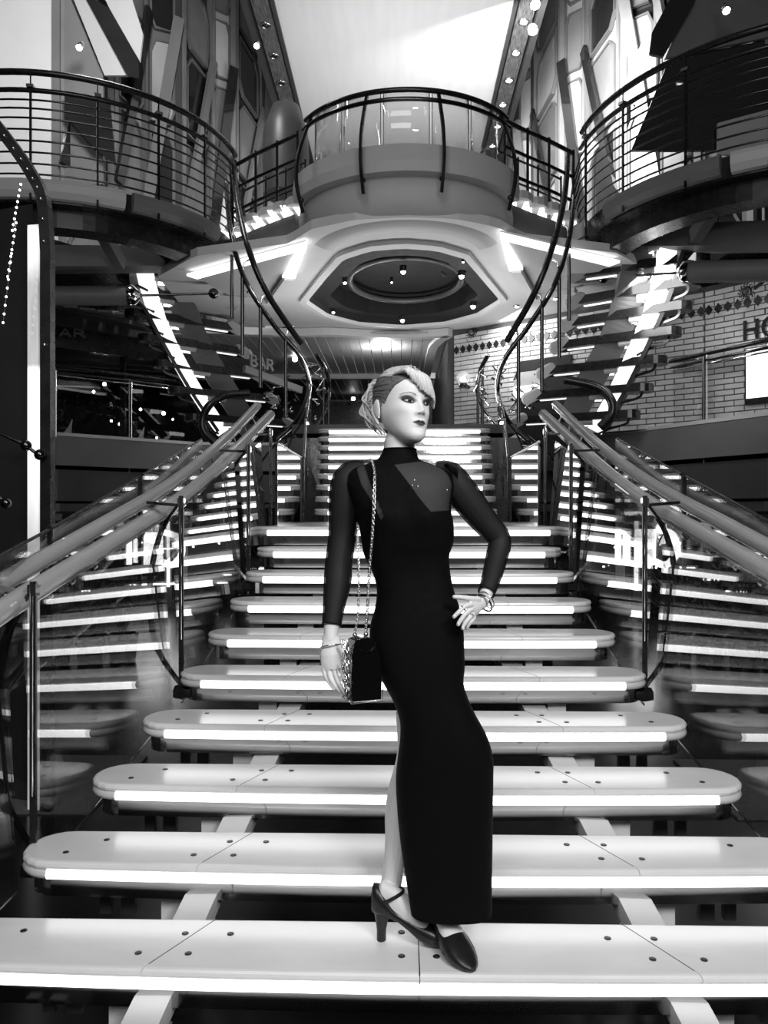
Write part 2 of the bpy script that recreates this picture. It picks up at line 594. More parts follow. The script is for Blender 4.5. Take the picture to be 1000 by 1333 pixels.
def shop_front(s):
    t = thing('shop_facade', 'dark shop facade with framed panels under the %s first floor' % SIDE[s], 'shop', (s * 4.2, 12.5, 0))
    a, b = Vector((s * 1.5, 13.7, 0)), Vector((s * 8.6, 9.7 if s > 0 else 11.4, 0))
    d = (b - a).normalized()
    n = Vector((d.y, -d.x, 0)) if s > 0 else Vector((-d.y, d.x, 0))
    n = n if n.y < 0 else -n
    L = (b - a).length
    f = MB()
    f.solid([a, b, b + Vector((0, 0, Z1 - 1.1)), a + Vector((0, 0, Z1 - 1.1))], -n * .1)
    f.build('wall_panel', 'facet_d', t)
    for k in range(7):
        u = .5 + k * 1.05
        if u > L - .4:
            break
        p = a + d * u + n * .05
        f = MB()
        f.bar(p, p + Vector((0, 0, Z1 - 1.12)), .12, .06, n)
        f.build('frame_post', 'char', t)
        f = MB()
        f.bar(p + d * .2 + Vector((0, 0, .5)), p + d * .95 + Vector((0, 0, .5)), .05, .05)
        f.build('frame_rail', 'mid', t)
        f = MB()
        f.solid([p + d * .22 + Vector((0, 0, .08)), p + d * .93 + Vector((0, 0, .08)), p + d * .93 + Vector((0, 0, .42)), p + d * .22 + Vector((0, 0, .42))], n * .03)
        f.build('panel', 'black', t)
    # bright pilaster
    for u, w, m in ((2.35, .13, 'facet_w'), (2.6, .05, 'cove')):
        p = a + d * u + n * .12
        f = MB()
        f.bar(p + Vector((0, 0, .35)), p + Vector((0, 0, Z1 - 1.15)), w, .08, n)
        f.build('pilaster', m, t)
    rnd = random.Random(5 + s)
    # rows of small lamps inside the shop
    for k in range(26):
        u = rnd.uniform(.3, min(L - .3, 6.5))
        z = rnd.choice((1.05, 1.1, 1.2, .75)) + rnd.uniform(-.04, .04)
        p = a + d * u + n * .16 + Vector((0, 0, z))
        MB().ball(p, rnd.uniform(.008, .026), 8).build('shop_lamp', 'lamp', t)
    for k in range(9):
        u = rnd.uniform(.3, min(L - .3, 5.5))
        z = rnd.uniform(.2, 1.0)
        p = a + d * u + n * .16 + Vector((0, 0, z))
        MB().bar(p, p + d * rnd.uniform(.12, .4), .02, .025).build('lit_shelf_strip', 'tube', t)
    # glowing letter-like sign, too blurred in the photograph to read
    g = thing('lit_sign', 'glowing white blurred sign behind the %s stair glass' % SIDE[s], 'sign', P(520 + s * 315, 735, 11.0))
    base = P(520 + s * 320, 735, 10.9 if s > 0 else 11.8)
    e = Vector((1, 0, 0))
    for k, (x, w, h, m) in enumerate(((-.38, .07, .5, 'tube'), (-.26, .09, .44, 'tube'), (-.1, .08, .5, 'tube'), (.04, .2, .5, 'tube'))):
        f = MB()
        f.box(base + Vector((x, 0, .25)), (w, .05, h))
        f.build('stroke', m, g)
    f = MB()
    f.sweep(crv([base + Vector((.16, 0, .5)), base + Vector((.38, 0, .42)), base + Vector((.44, 0, .18)), base + Vector((.3, 0, .0)), base + Vector((.12, 0, .05))], 6), .09, .05, (0, 1, 0))
    f.build('stroke', 'tube', g)
    # tufts of long leaves in front of the shop
    for k, (px, py) in enumerate(((967, 905), (1010, 900), (924, 900), (882, 905))):
        px = px if s > 0 else 1042 - px
        c = P(px, 905, 8.2)
        c.z = 0.0
        o = thing('potted_grass', 'tuft of long dark leaves before the %s shop front, %s from the stair' % (SIDE[s], ('third', 'fourth', 'second', 'nearest one')[k]), 'plant', c, 'leafy tufts on the %s' % SIDE[s])
        f = MB()
        f.lathe([(.13, 0), (.17, .3), (.15, .3), (.14, .26)], c, n=14)
        f.build('pot', 'black', o)
        f = MB()
        for j in range(34):
            an, le = rnd.uniform(0, 6.28), rnd.uniform(.45, .85)
            dr = Vector((math.cos(an), math.sin(an), 0)) * rnd.uniform(.08, .45)
            q0 = c + Vector((0, 0, .26))
            f.sweep([q0, q0 + dr * .4 + Vector((0, 0, le * .6)), q0 + dr + Vector((0, 0, le * .92))], .014, .003)
        f.build('foliage', 'leaf', o)


shop_front(-1)
shop_front(1)

# ------------------------------------------------------------------ the lit staircase
WID = {0: 3.05, 1: 2.80, 2: 2.58, 3: 2.40, 4: 2.257, 5: 2.142, 6: 2.057, 7: 1.988, 8: 1.954, 9: 1.945}
DEP = 0.25
WID = {n: w * (1 + .09 / (STEP_D0 + STEP_R * (n - 1))) for n, w in WID.items()}     # widths read at the middle of the round ends


def outline(W, D, yf, bow, inset=0.0, n=10, m=16):
    """plan of a tread: bowed front, round ends; counter-clockwise from the left end of the front"""
    r = D / 2 - inset
    hw = W / 2 - D / 2
    pts = []
    yc = yf + D / 2
    bw = lambda x: bow * (1 - (x / (W / 2)) ** 2)
    for k in range(m + 1):
        x = lerp(-hw, hw, k / m)
        pts.append((x, yc - r - bw(x)))
    for k in range(1, n):
        a = -math.pi / 2 + math.pi * k / n
        pts.append((hw + r * math.cos(a), yc + r * math.sin(a) - bw(hw) * (1 - k / n)))
    for k in range(m + 1):
        x = lerp(hw, -hw, k / m)
        pts.append((x, yc + r))
    for k in range(1, n):
        a = math.pi / 2 + math.pi * k / n
        pts.append((-hw + r * math.cos(a), yc + r * math.sin(a) - bw(hw) * (k / n)))
    return pts


def cut_mesh(o, planes):
    bm = bmesh.new()
    bm.from_mesh(o.data)
    bmesh.ops.remove_doubles(bm, verts=bm.verts, dist=1e-5)
    for co, no in planes:
        r = bmesh.ops.bisect_plane(bm, geom=bm.verts[:] + bm.edges[:] + bm.faces[:], plane_co=co, plane_no=no, clear_outer=True)
        ed = [e for e in r['geom_cut'] if isinstance(e, bmesh.types.BMEdge)]
        bmesh.ops.edgeloop_fill(bm, edges=ed)
    bmesh.ops.recalc_face_normals(bm, faces=bm.faces)
    bm.to_mesh(o.data)
    bm.free()


SCREW = MB().lathe([(.0105, 0), (.0105, .0015), (.004, .0018)], (0, 0, 0), n=10).build('screw', 'screw')
COL.objects.unlink(SCREW)


def make_step(root, n, W, yf, zt, D=DEP, seams=True, lower=True):
    """a lit step whose light tube has its centre at height zt and its front at yf"""
    bow = 0.032 * min(1, (W / 2.7) ** 2)
    st = MB()
    ring = lambda ins, z: [(x, y, z) for x, y in outline(W - 2 * ins, D - 2 * ins, yf + ins, bow)]
    # steel fascia below
    st.loft([ring(.034, zt + .02), ring(.034, zt - .083)], smooth=False)
    step = st.build('step', 'mirror', root)
    # rounded frosted slab, cut into panels
    h = .030
    z0 = zt + .0145
    rings = [ring(.015 * (1 - math.sin(a)), z0 + h / 2 - (h / 2) * math.cos(a)) for a in [math.pi * k / 6 for k in range(7)]]
    sx = W * .262
    cuts = []
    if seams:
        yb = yf + D
        L0, L1 = Vector((-sx, yf, z0)), Vector((-sx * .82, yb, z0))
        R0, R1 = Vector((sx, yf, z0)), Vector((sx * .82, yb, z0))
        nl = Vector(((L1 - L0).y, -(L1 - L0).x, 0)).normalized()     # points to +x
        nr = Vector(((R1 - R0).y, -(R1 - R0).x, 0)).normalized()
        g = .0011
        if n <= 1:
            cx = Vector((1, 0, 0))
            cuts = [[(L0 - nl * g, nl)], [(L0 + nl * g, -nl), (Vector((-g, 0, 0)), cx)], [(Vector((g, 0, 0)), -cx), (R0 - nr * g, nr)], [(R0 + nr * g, -nr)]]
        else:
            cuts = [[(L0 - nl * g, nl)], [(L0 + nl * g, -nl), (R0 - nr * g, nr)], [(R0 + nr * g, -nr)]]
    for c in (cuts or [[]]):
        p = MB().loft(rings, smooth=False).build('tread_panel', 'frost', step)
        if c:
            cut_mesh(p, c)
    # dark joints between the panels
    if seams:
        for a_, b_ in [(L0, L1), (R0, R1)] + ([(Vector((0, yf - bow, z0)), Vector((0, yb, z0)))] if n <= 1 else []):
            e_ = (b_ - a_).normalized()
            w_ = Vector((e_.y, -e_.x, 0)) * .0016
            a2, b2 = a_ + e_ * .004, b_ - e_ * .006
            f = MB()
            f.solid([a2 - w_, a2 + w_, b2 + w_, b2 - w_], (0, 0, h + .0004))
            f.build('joint', 'screw', step)
    # light tube along the front, with unlit frosted ends
    pts = outline(W - .036, D - .036, yf + .018, bow, n=14, m=24)
    front = pts[0:25]
    lit = front
    f = MB().tube([(x, y, zt) for x, y in lit], .0195, 8)
    f.build('light_tube', 'tube', step)
    right_end = pts[24:39]
    left_end = [pts[0]] + pts[::-1][:13]
    for e in (left_end, right_end):
        MB().tube([(x, y, zt) for x, y in e], .0185, 8).build('tube_end', 'frost_cap', step)
    # screws
    if seams and n <= 4:
        top = z0 + h
        for (x, fy) in ((-sx * 1.06, .30), (-sx * .92, .72), (-sx * .87, .30), (-sx * .74, .72), (sx * 1.06, .30), (sx * .92, .72), (sx * .87, .30), (sx * .74, .72),
                        (-W / 2 + .16, .34), (-W / 2 + .26, .74), (W / 2 - .16, .34), (W / 2 - .26, .74)) + (((-.05, .3), (.05, .3), (-.05, .8)) if n <= 1 else ()):
            q = SCREW.copy()
            COL.objects.link(q)
            q.location = (x, yf + fy * D - bow * .6, top)
            attach(q, step)
    return step


stair = thing('lit_staircase', 'wide staircase of frosted white treads edged with glowing tubes', 'staircase', (0, 2.2, 0))
for n in range(0, 10):
    make_step(stair, n, WID[n], STEP_D0 + STEP_R * (n - 1), TUBE0 + STEP_H * (n - 1))
# middle landing and second flight
zl = TUBE0 + STEP_H * 9
yl = STEP_D0 + STEP_R * 9
make_step(stair, 10, 2.18, yl, zl)
f = MB()
f.prism([(-1.0, yl + .22), (1.0, yl + .22), (.98, 7.62), (-.98, 7.62)], zl - .05, zl + .0445)
f.build('landing', 'frost', stair)
for m in range(1, 10):
    make_step(stair, 10 + m, lerp(1.83, 2.24, (m - 1) / 8), 7.55 + .29 * (m - 1), zl + STEP_H * m, D=.30, seams=False)
# white beams and posts that carry the treads
for s in (-1, 1):
    f = MB()
    a, b = Vector((s * .84, 1.5, TUBE0 - .30)), Vector((s * .36, 5.1, TUBE0 + STEP_H * 8.6 - .22))
    f.bar(a, b, .105, .06)
    f.build('beam', 'beam_shaded', stair)
    for n in range(0, 10):
        y = STEP_D0 + STEP_R * (n - 1) + .15
        t = (y - a.y) / (b.y - a.y)
        x = lerp(a.x, b.x, t)
        zz = TUBE0 + STEP_H * (n - 1) - .07
        f = MB()
        f.box((x + s * .125, y - .05, zz - .075), (.085, .06, .20))
        f.bar((x + s * .125, y - .05, zz - .16), (x, y - .03, zz - .16), .05, .04)
        f.build('post', 'beamwhite', stair)
        if n < 5:
            f = MB()
            f.box((x + s * .34, y + .1, zz - .08), (.05, .03, .2))
            f.box((x + s * .42, y + .1, zz - .08), (.04, .03, .2))
            f.build('bracket', 'mid', stair)
f = MB()
f.prism([(-1.05, 5.6), (1.05, 5.6), (1.0, 7.6), (-1.0, 7.6)], 0, zl - .08)
f.build('landing_plinth', 'black', stair)
# dark soffit board under the second flight
f = MB()
f.solid([(-.8, 7.65, zl - .1), (.8, 7.65, zl - .1), (1.0, 10.2, Z1 - .2), (-1.0, 10.2, Z1 - .2)], (0, 0, -.1))
f.build('under_board', 'black', stair)


# ------------------------------------------------------------------ glass balustrades with their posts, bows and rails
def stair_edge(d):
    """half width of the stair at depth d"""
    n = (d - .14 - STEP_D0) / STEP_R + 1
    i = max(0, min(8, int(math.floor(n))))
    t = n - i
    return lerp(WID[i], WID[i + 1], t) / 2


def tread_z(d):
    n = (d - .14 - STEP_D0) / STEP_R + 1
    return TUBE0 + .05 + STEP_H * (min(n, 10) - 1)


def mirror(s, pts):
    """left-hand points; mirrored about the stair's axis for the right"""
    return [Vector((-p.x, p.y, p.z)) if s > 0 else Vector(p) for p in pts]


def balustrade(s):
    t = thing('stair_balustrade', 'glass balustrade with clear tube rails on the %s edge of the lit stair' % SIDE[s], 'balustrade', (s * 1.2, 3.6, 0.6))
    posts = [1.0, 2.63, 3.62, 4.68, 5.75]
    X = lambda d: (stair_edge(d) if d < 5.2 else lerp(stair_edge(5.2), 1.14, (d - 5.2) / 1.5)) - .015
    # panels between posts
    tops = lambda d: tread_z(d) + lerp(.80, .62, min(1, max(0, (d - 2.6) / 3)))
    for d0, d1 in zip(posts[:-1], posts[1:]):
        # a flat pane that leans slightly outward
        n = 1
        ya, yb = d0 + .03, d1 - .03
        pn = Vector((s * (yb - ya), -s * s * 0 + (-(s * X(yb) - s * X(ya)) * s), 0)).normalized()
        zr = tread_z((ya + yb) / 2)
        at_ = lambda y_, z_: Vector((s * X(y_), y_, z_)) + pn * ((z_ - zr) * math.tan(R(3.7)) + .035)
        lo = [at_(ya, tread_z(ya) - .16), at_(yb, tread_z(yb) - .16)]
        hi = [at_(ya, tops(ya)), at_(yb, tops(yb))]
        f = MB()
        f.add([lo[0], lo[1], hi[1], hi[0]], [(0, 1, 2, 3)])
        g = f.build('glass_panel', 'glass', t)
        so = g.modifiers.new('thickness', 'SOLIDIFY')
        so.thickness = .010
        f = MB()
        f.tube(lo, .004, 5)
        f.build('panel_edge', 'chrome', g)
    for i, d in enumerate(posts[1:]):
        x = s * (X(d) + .0)
        zb = tread_z(d) - .09
        zt = tops(d) + .10
        f = MB()
        f.bar((x, d, zb), (x, d, zt), .022, .012, (0, 1, 0))
        p = f.build('post', 'black', t)
        f = MB()
        f.tube([(x, d - .014, zb + .25), (x, d - .014, zt)], .006, 6)
        f.build('post_rod', 'chrome', p)
        f = MB()
        f.box((x - s * .03, d, zb), (.12, .07, .04))
        f.lathe([(.03, -.03), (.035, 0), (.03, .03)], (x, d, zb), (1, 0, 0), 12)
        f.build('post_foot', 'dsteel', p)
        # bow: a C-shaped flat bar that bulges outward
        hh = zt - zb
        bow = crv([Vector((x, d + .02, zt - .02)), Vector((x + s * .11, d + .05, zb + hh * .82)), Vector((x + s * .17, d + .08, zb + hh * .6)), Vector((x + s * .175, d + .08, zb + hh * .4)),
                   Vector((x + s * .13, d + .06, zb + hh * .2)), Vector((x, d + .02, zb + .02))], 6)
        f = MB()
        f.sweep(bow, .05, .014, (s, 0, .01))
        f.build('bow_bar', 'dsteel', t)
        # rail bracket
        f = MB()
        f.box((x, d, zt - .03), (.03, .03, .04))
        f.bar((x, d, zt - .045), (x + s * .2, d + .12, zt - .03), .018, .014)
        f.build('rail_bracket', 'chrome', t)
    # clear tube rails, inner and outer
    A = [(-190, 925, 1.9), (0, 797, 2.55), (122, 721, 3.2), (240, 646, 4.2), (303, 590, 5.2), (352, 540, 6.6)]
    B = [(-190, 875, 2.15), (0, 760, 2.85), (120, 691, 3.5), (225, 628, 4.6), (290, 575, 5.7), (335, 528, 7.1)]
    for k, (pp, r) in enumerate(((A, .041), (B, .038))):
        pts = mirror(s, PL(pp))
        f = MB()
        f.tube(crv(pts, 8), r, 14)
        h = f.build('handrail', 'acryl', t)
        f = MB()
        q = crv(pts, 8)
        f.tube([p + Vector((s * r * .4, 0, -r * .95)) for p in q], .006, 5)
        f.tube([p + Vector((-s * r * .75, 0, -r * .62)) for p in q], .004, 5)
        f.build('rail_edge', 'chrome', h)
        # bright core seen through the clear tube
        f = MB()
        f.tube(q, r * .55, 8)
        f.build('rail_core', 'acryl', h)
    # outer glass with a dark top edge
    for pp in ([(-60, 755, 2.5), (65, 689, 3.2), (65, 860, 3.2), (-60, 960, 2.5)], [(65, 689, 3.2), (182, 620, 4.2), (182, 760, 4.2), (65, 860, 3.2)], [(186, 618, 4.2), (262, 572, 5.4), (262, 680, 5.4), (186, 760, 4.2)]):
        q = mirror(s, PL(pp))
        f = MB()
        f.add(q, [(0, 1, 2, 3)])
        g = f.build('outer_glass', 'glass', t)
        so = g.modifiers.new('thickness', 'SOLIDIFY')
        so.thickness = .01
        f = MB()
        f.tube(q[:2], .007, 6)
        f.build('panel_edge', 'black', g)
    for pp in ([(182, 615, 4.2), (182, 770, 4.2)], [(65, 685, 3.2), (65, 870, 3.2)]):
        q = mirror(s, PL(pp))
        MB().bar(q[0], q[1], .02, .012, (0, 1, 0)).build('post', 'black', t)
    # little clamps and hooks under the rails, near the landing
    rnd = random.Random(11)
    qa, qb = crv(mirror(s, PL(A)), 8), crv(mirror(s, PL(B)), 8)
    for k in range(12, len(qa) - 2, 2):
        p, q = qa[k], qb[k]
        m_ = (p + q) / 2
        f = MB()
        f.tube([p + Vector((0, 0, -.05)), m_ + Vector((0, 0, -.12)), q + Vector((0, 0, -.05))], .008, 6)
        f.ball(m_ + Vector((0, 0, -.11)), .022, 8)
        f.build('rail_clamp', 'chrome', t)
    # glass wings beside the second flight: they mirror its glowing tubes
    for (xa, ya, xb, yb) in ((1.0, 5.85, 1.02, 7.45), (1.0, 7.5, 1.14, 8.8), (1.14, 8.84, 1.24, 10.2)):
        za = zl + .05 if ya < 7.6 else zl + STEP_H * (ya - 7.5) / .29
        zb_ = zl + .05 if yb < 7.6 else zl + STEP_H * (yb - 7.5) / .29
        q = [Vector((s * xa, ya, za + .62)), Vector((s * xb, yb, zb_ + .62)), Vector((s * xb, yb, zb_ - .3)), Vector((s * xa, ya, za - .3))]
        f = MB()
        f.add(q, [(0, 1, 2, 3)])
        g = f.build('glass_panel', 'glass', t)
        so = g.modifiers.new('thickness', 'SOLIDIFY')
        so.thickness = .01
        f = MB()
        f.bar(q[0], q[3], .02, .014, (0, 1, 0))
        f.build('post', 'black', t)
        f = MB()
        f.tube([q[0], q[1]], .016, 8)
        f.build('panel_edge', 'dsteel', g)
        hh = .92
        bow = crv([q[0], q[0] + Vector((s * .16, .05, -.2)), q[0] + Vector((s * .24, .08, -.45)), q[0] + Vector((s * .2, .06, -.7)), q[3]], 6)
        f = MB()
        f.sweep(bow, .06, .016, (s, 0, .01))
        f.build('bow_bar', 'dsteel', t)


balustrade(-1)
balustrade(1)

# ------------------------------------------------------------------ round side balconies on the second level
def side_balcony(s):
    if s < 0:
        C, r, a0, a1 = (-4.2, 10.0), 2.03, 160, 358
    else:
        C, r, a0, a1 = (4.5, 9.5), 2.36, 20, -178
    t = thing('round_balcony', 'round balcony with dark multi-bar railing at the upper %s' % SIDE[s], 'balcony', (C[0], C[1], Z2 - .3))
    sg = 1 if a1 > a0 else -1
    N = 48
    ang = lambda d: a0 + (a1 - a0) * d
    # dark deck ring
    f = MB()
    outer, inner = arc(C, r - .06, a0, a1, N, 0), arc(C, r - .95, a0, a1, N, 0)
    f.loft([[(o.x, o.y, Z2 - .22), (o.x, o.y, Z2), (i.x, i.y, Z2), (i.x, i.y, Z2 - .22)] for o, i in zip(outer, inner)], smooth=False)
    f.build('deck', 'black', t)
    f = MB()
    outer, inner = arc(C, r - .22, a0, a1, N, 0), arc(C, r - .5, a0, a1, N, 0)
    f.loft([[(o.x, o.y, Z2 - .42), (o.x, o.y, Z2 - .22), (i.x, i.y, Z2 - .22), (i.x, i.y, Z2 - .42)] for o, i in zip(outer, inner)], smooth=False)
    f.build('deck_beam', 'black', t)
    # grey fascia segments with rounded section
    cuts = [0.0, .28, .50, .735, .92]
    for k in range(4):
        b0, b1 = ang(cuts[k] + .006), ang(cuts[k + 1] - .006)
        rings = []
        for i in range(17):
            a = R(lerp(b0, b1, i / 16))
            rings.append([Vector((C[0] + (r + dr) * math.cos(a), C[1] + (r + dr) * math.sin(a), Z2 + dz)) for dr, dz in ((-.05, .02), (.02, .0), (.045, -.05), (.04, -.13), (0, -.19), (-.05, -.2))])
        f = MB()
        f.loft(rings, smooth=False)
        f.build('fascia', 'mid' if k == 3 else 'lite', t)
    # pale lamps in the underside
    for k, u in enumerate((.30, .42, .36)):
        a = R(ang(u))
        p = Vector((C[0] + (r - .35) * math.cos(a), C[1] + (r - .35) * math.sin(a), Z2 - .24))
        f = MB()
        f.lathe([(.07, 0), (.07, -.03), (.02, -.05)], p, n=12)
        f.build('under_lamp', 'cove' if k == 0 else 'diff', t)
    # railing: two handrails and eight thin bars which follow the stair down at the inner end
    drop = [(0.0, 0.0), (-.02 * s * -1, .35), (.02, .8)]
    endv = lambda zz: zz
    e = Vector((C[0] + r * math.cos(R(a1)), C[1] + r * math.sin(R(a1)), 0)) if s < 0 else Vector((C[0] + r * math.cos(R(a1)), C[1] + r * math.sin(R(a1)), 0))
    tail = lambda z, k: [Vector((e.x - s * .02, e.y + .25, z - .16)), Vector((e.x - s * .03, e.y + .55, z - .55)), Vector((e.x - s * .08, e.y + .8, z - .95))][:k]
    hs = [.05, .16, .28, .40, .52, .64, .74, .83]
    for h in hs:
        f = MB()
        f.tube(arc(C, r, a0, a1, N, Z2 + h) + tail(Z2 + h, 2), .0105, 6)
        f.build('rail_bar', 'dsteel', t)
    rail_path = []
    for h, rr, m_ in ((1.13, .034, 'black'), (.93, .026, 'black')):
        f = MB()
        f.tube(arc(C, r - (.02 if h > 1 else 0), a0, a1, N, Z2 + h) + tail(Z2 + h, 0), rr, 8)
        f.build('handrail', m_, t)
    for k in range(11):
        a = R(ang(.03 + .94 * k / 10))
        p = Vector((C[0] + (r + .012) * math.cos(a), C[1] + (r + .012) * math.sin(a), 0))
        f = MB()
        f.bar((p.x, p.y, Z2 - .22), (p.x, p.y, Z2 + .95), .022, .022, (math.cos(a), math.sin(a), 0))
        f.bar((p.x, p.y, Z2 + .93), (p.x, p.y, Z2 + 1.12), .012, .012, (math.cos(a), math.sin(a), 0))
        f.build('post', 'dsteel', t)
        f = MB()
        f.box((p.x, p.y, Z2 + .96), (.07, .07, .03), rz=a)
        f.build('bracket', 'chrome', t)
    # the great beam, strut, tension tube and rod that carry the balcony
    if s < 0:
        b = [(-9.4, None), (None, None)]
        p0, p1 = P(55, 338, 9.5), P(240, 338, 10.2)
        st0, st1 = P(122, 282, 8.9), P(157, 345, 9.6)
        q0, q1, q2 = P(62, 385, 9.7), P(168, 385, 9.9), P(278, 382, 10.2)
    else:
        p0, p1 = P(1010, 308, 8.6), P(818, 312, 9.6)
        st0, st1 = P(942, 252, 8.2), P(905, 308, 8.9)
        q0, q1, q2 = P(1010, 352, 8.6), P(898, 354, 9.1), P(785, 362, 10.0)
    ext0 = p0 + (p0 - p1) * 1.2
    f = MB()
    f.bar(ext0, p1, .34, .26)
    f.build('beam', 'mid', t)
    f = MB()
    f.bar(st0, st1, .12, .17)
    f.build('strut', 'mid', t)
    e0 = q0 + (q0 - q1) * 1.5
    f = MB()
    f.tube([e0, q1], .125, 20)
    pc = f.build('tension_tube', 'mid', t)
    ax = (q2 - q1).normalized()
    f = MB()
    f.lathe([(.13, -.03), (.14, 0), (.14, .05), (.09, .1), (.05, .14)], q1, ax, 20)
    f.build('tube_cap', 'chrome', pc)
    f = MB()
    f.tube([q1, q2], .016, 8)
    f.ball(q2, .07, 12)
    f.build('rod', 'dsteel', pc)
    return t


side_balcony(-1)
side_balcony(1)


# ------------------------------------------------------------------ curved upper stairs with lit stringers
def upper_stair(s):
    t = thing('curved_staircase', 'curved open staircase with glowing stringer rising to the %s balcony' % SIDE[s], 'staircase', (s * 2.6, 12.4, Z1))
    if s < 0:
        Lp = [(290, 562, 12.6), (256, 511, 12.1), (224, 453, 11.5), (201, 400, 11.0), (188, 352, 10.5), (182, 318, 10.2)]
        Rp = [(332, 568, 12.9), (294, 508, 12.4), (261, 452, 11.8), (238, 396, 11.2), (225, 345, 10.6), (220, 312, 10.3)]
    else:
        Lp = [(775, 560, 10.7), (802, 511, 10.4), (832, 447, 10.0), (852, 395, 9.7), (866, 340, 9.4), (872, 300, 9.2)]
        Rp = [(733, 566, 10.9), (764, 505, 10.6), (797, 445, 10.2), (817, 390, 9.9), (829, 330, 9.5), (834, 295, 9.3)]
    Lc, Rc = crv(PL(Lp), 8), crv(PL(Rp), 8)
    f = MB()
    f.sweep(Lc, .21, .10, (0, -1, .35))
    f.build('lit_stringer', 'diff', t)
    f = MB()
    f.sweep([p + Vector((s * .135, -.02, .02)) for p in Lc], .05, .26, (0, -1, .6))
    f.build('stringer_edge', 'char', t)
    f = MB()
    f.sweep(Rc, .36, .12, (0, -1, .35))
    f.build('stringer', 'mid', t)
    n = 9
    for k in range(n):
        u = (k + .4) / n * (len(Lc) - 1)
        i = int(u)
        w = u - i
        a = Lc[i].lerp(Lc[min(i + 1, len(Lc) - 1)], w)
        b = Rc[i].lerp(Rc[min(i + 1, len(Rc) - 1)], w)
        ac = (b - a)
        ac.z = 0
        ac.normalize()
        z = (a.z + b.z) / 2 + .14
        e0 = Vector((a.x, a.y, z)) - ac * .42
        e1 = Vector((b.x, b.y, z)) + ac * .68
        fw = Vector((-ac.y, ac.x, 0)) * .15
        f = MB()
        # round-ended slab
        path = []
        for q in range(9):
            an = math.pi * q / 8
            path.append(e1 + ac * .14 * math.sin(an) + fw * math.cos(an))
        for q in range(9):
            an = math.pi * q / 8
            path.append(e0 - ac * .14 * math.sin(an) - fw * math.cos(an))
        rings = [[p + Vector((0, 0, dz)) for p in path] for dz in (-.075, .03)]
        f.loft(rings, smooth=False)
        tr = f.build('tread', 'black', t)
        # grey rounded end block at the side towards the middle
        f = MB()
        nn = Vector((0, -.86, -.5)).normalized()
        ax1 = Vector((ac.x * .86, 0, -.5)).normalized()
        ax1 = (ax1 - nn * ax1.dot(nn)).normalized()
        ax2 = nn.cross(ax1)
        c1 = e1 + ac * .06 + Vector((0, -.20, -.05))
        rings = []
        for th_, sc in ((.05, .86), (.06, 1.0), (-.0, 1.0), (-.012, .92)):
            rings.append([c1 - nn * th_ + (ax1 * (.075 * (1 if math.cos(q_) > 0 else -1) + .075 * math.cos(q_)) + ax2 * .078 * math.sin(q_)) * sc for q_ in [2 * math.pi * (q + .5) / 20 for q in range(20)]])
        f.loft(rings, smooth=False)
        f.build('tread_end', 'lite', tr)
        f = MB()
        c0 = Vector((a.x, a.y, z - .1))
        c1 = Vector((b.x, b.y, z - .1))
        f.tube([c0 + ac * .1 + Vector((0, -.09, 0)), c1 - ac * .1 + Vector((0, -.09, 0))], .042, 8)
        f.build('cross_tube', 'lite', tr)
        # lit strips in the gap, between the stringers and beyond
        f = MB()
        f.bar(c0 + ac * .12 + Vector((0, .06, .01)), c1 - ac * .15 + Vector((0, .06, .01)), .09, .09)
        f.build('light_tube', 'tube', tr)
        f = MB()
        f.bar(c1 + ac * .2 + Vector((0, .0, .03)), c1 + ac * .58 + Vector((0, .0, .03)), .05, .03)
        f.build('light_tube', 'diff', tr)
        # scroll bracket under the outer end
        f = MB()
        f.sweep(crv([e0 + Vector((0, 0, -.05)), e0 + ac * .05 + Vector((0, 0, -.14)), e0 + ac * .25 + Vector((0, 0, -.19)), e0 + ac * .42 + Vector((0, 0, -.26))], 5), .03, .03)
        f.build('bracket', 'dsteel', tr)
    # inner handrails that sweep from the balcony down to the landing and curl back
    H1 = [(303, 205, 10.0), (309, 262, 9.4), (324, 325, 8.85), (350, 385, 8.9), (392, 447, 9.3)]
    H2 = [(294, 240, 10.0), (302, 310, 9.1), (322, 370, 8.9), (358, 425, 9.1), (392, 466, 9.6), (402, 505, 10.3), (388, 545, 10.8), (360, 572, 10.8)]
    H3 = [(412, 462, 12.4), (424, 482, 12.7), (428, 510, 12.9), (420, 540, 12.9), (398, 566, 12.7), (372, 590, 12.3)]
    if s > 0:
        H1 = [(740, 200, 9.9), (734, 262, 9.2), (718, 325, 8.6), (694, 385, 8.6), (660, 444, 9.0)]
        H2 = [(749, 240, 9.9), (741, 310, 8.9), (722, 370, 8.6), (688, 425, 8.8), (657, 468, 9.2), (648, 505, 9.9), (660, 545, 10.3), (686, 572, 10.3)]
        H3 = [(636, 462, 11.8), (626, 482, 12.0), (622, 505, 12.1), (628, 530, 12.1), (648, 556, 11.9), (672, 582, 11.5)]
    for hp, rr, m_ in ((H1, .036, 'black'), (H2, .03, 'black'), (H3, .03, 'dsteel')):
        f = MB()
        f.tube(crv(PL(hp), 8), rr, 8)
        f.build('handrail', m_, t)
    q2 = crv(PL(H2), 8)
    f = MB()
    f.tube([p + Vector((-s * .03, -.02, -.025)) for p in q2[16:]], .008, 5)
    f.build('rail_highlight_strip', 'chrome', t)
    f = MB()
    q3 = crv(PL(H3), 8)
    f.tube([p + Vector((-s * .035, -.02, 0)) for p in q3], .008, 5)
    f.build('rail_highlight_strip', 'chrome', t)
    for k in (8, 14, 20, 27):
        p = q2[k]
        f = MB()
        f.tube([p, p + Vector((0, 0, -.95))], .022, 8)
        f.build('baluster', 'dsteel', t)
        f = MB()
        f.tube([p, p + Vector((-s * .02, 0, .12)), p + Vector((-s * .09, 0, .16))], .012, 6)
        f.build('rail_bracket', 'chrome', t)
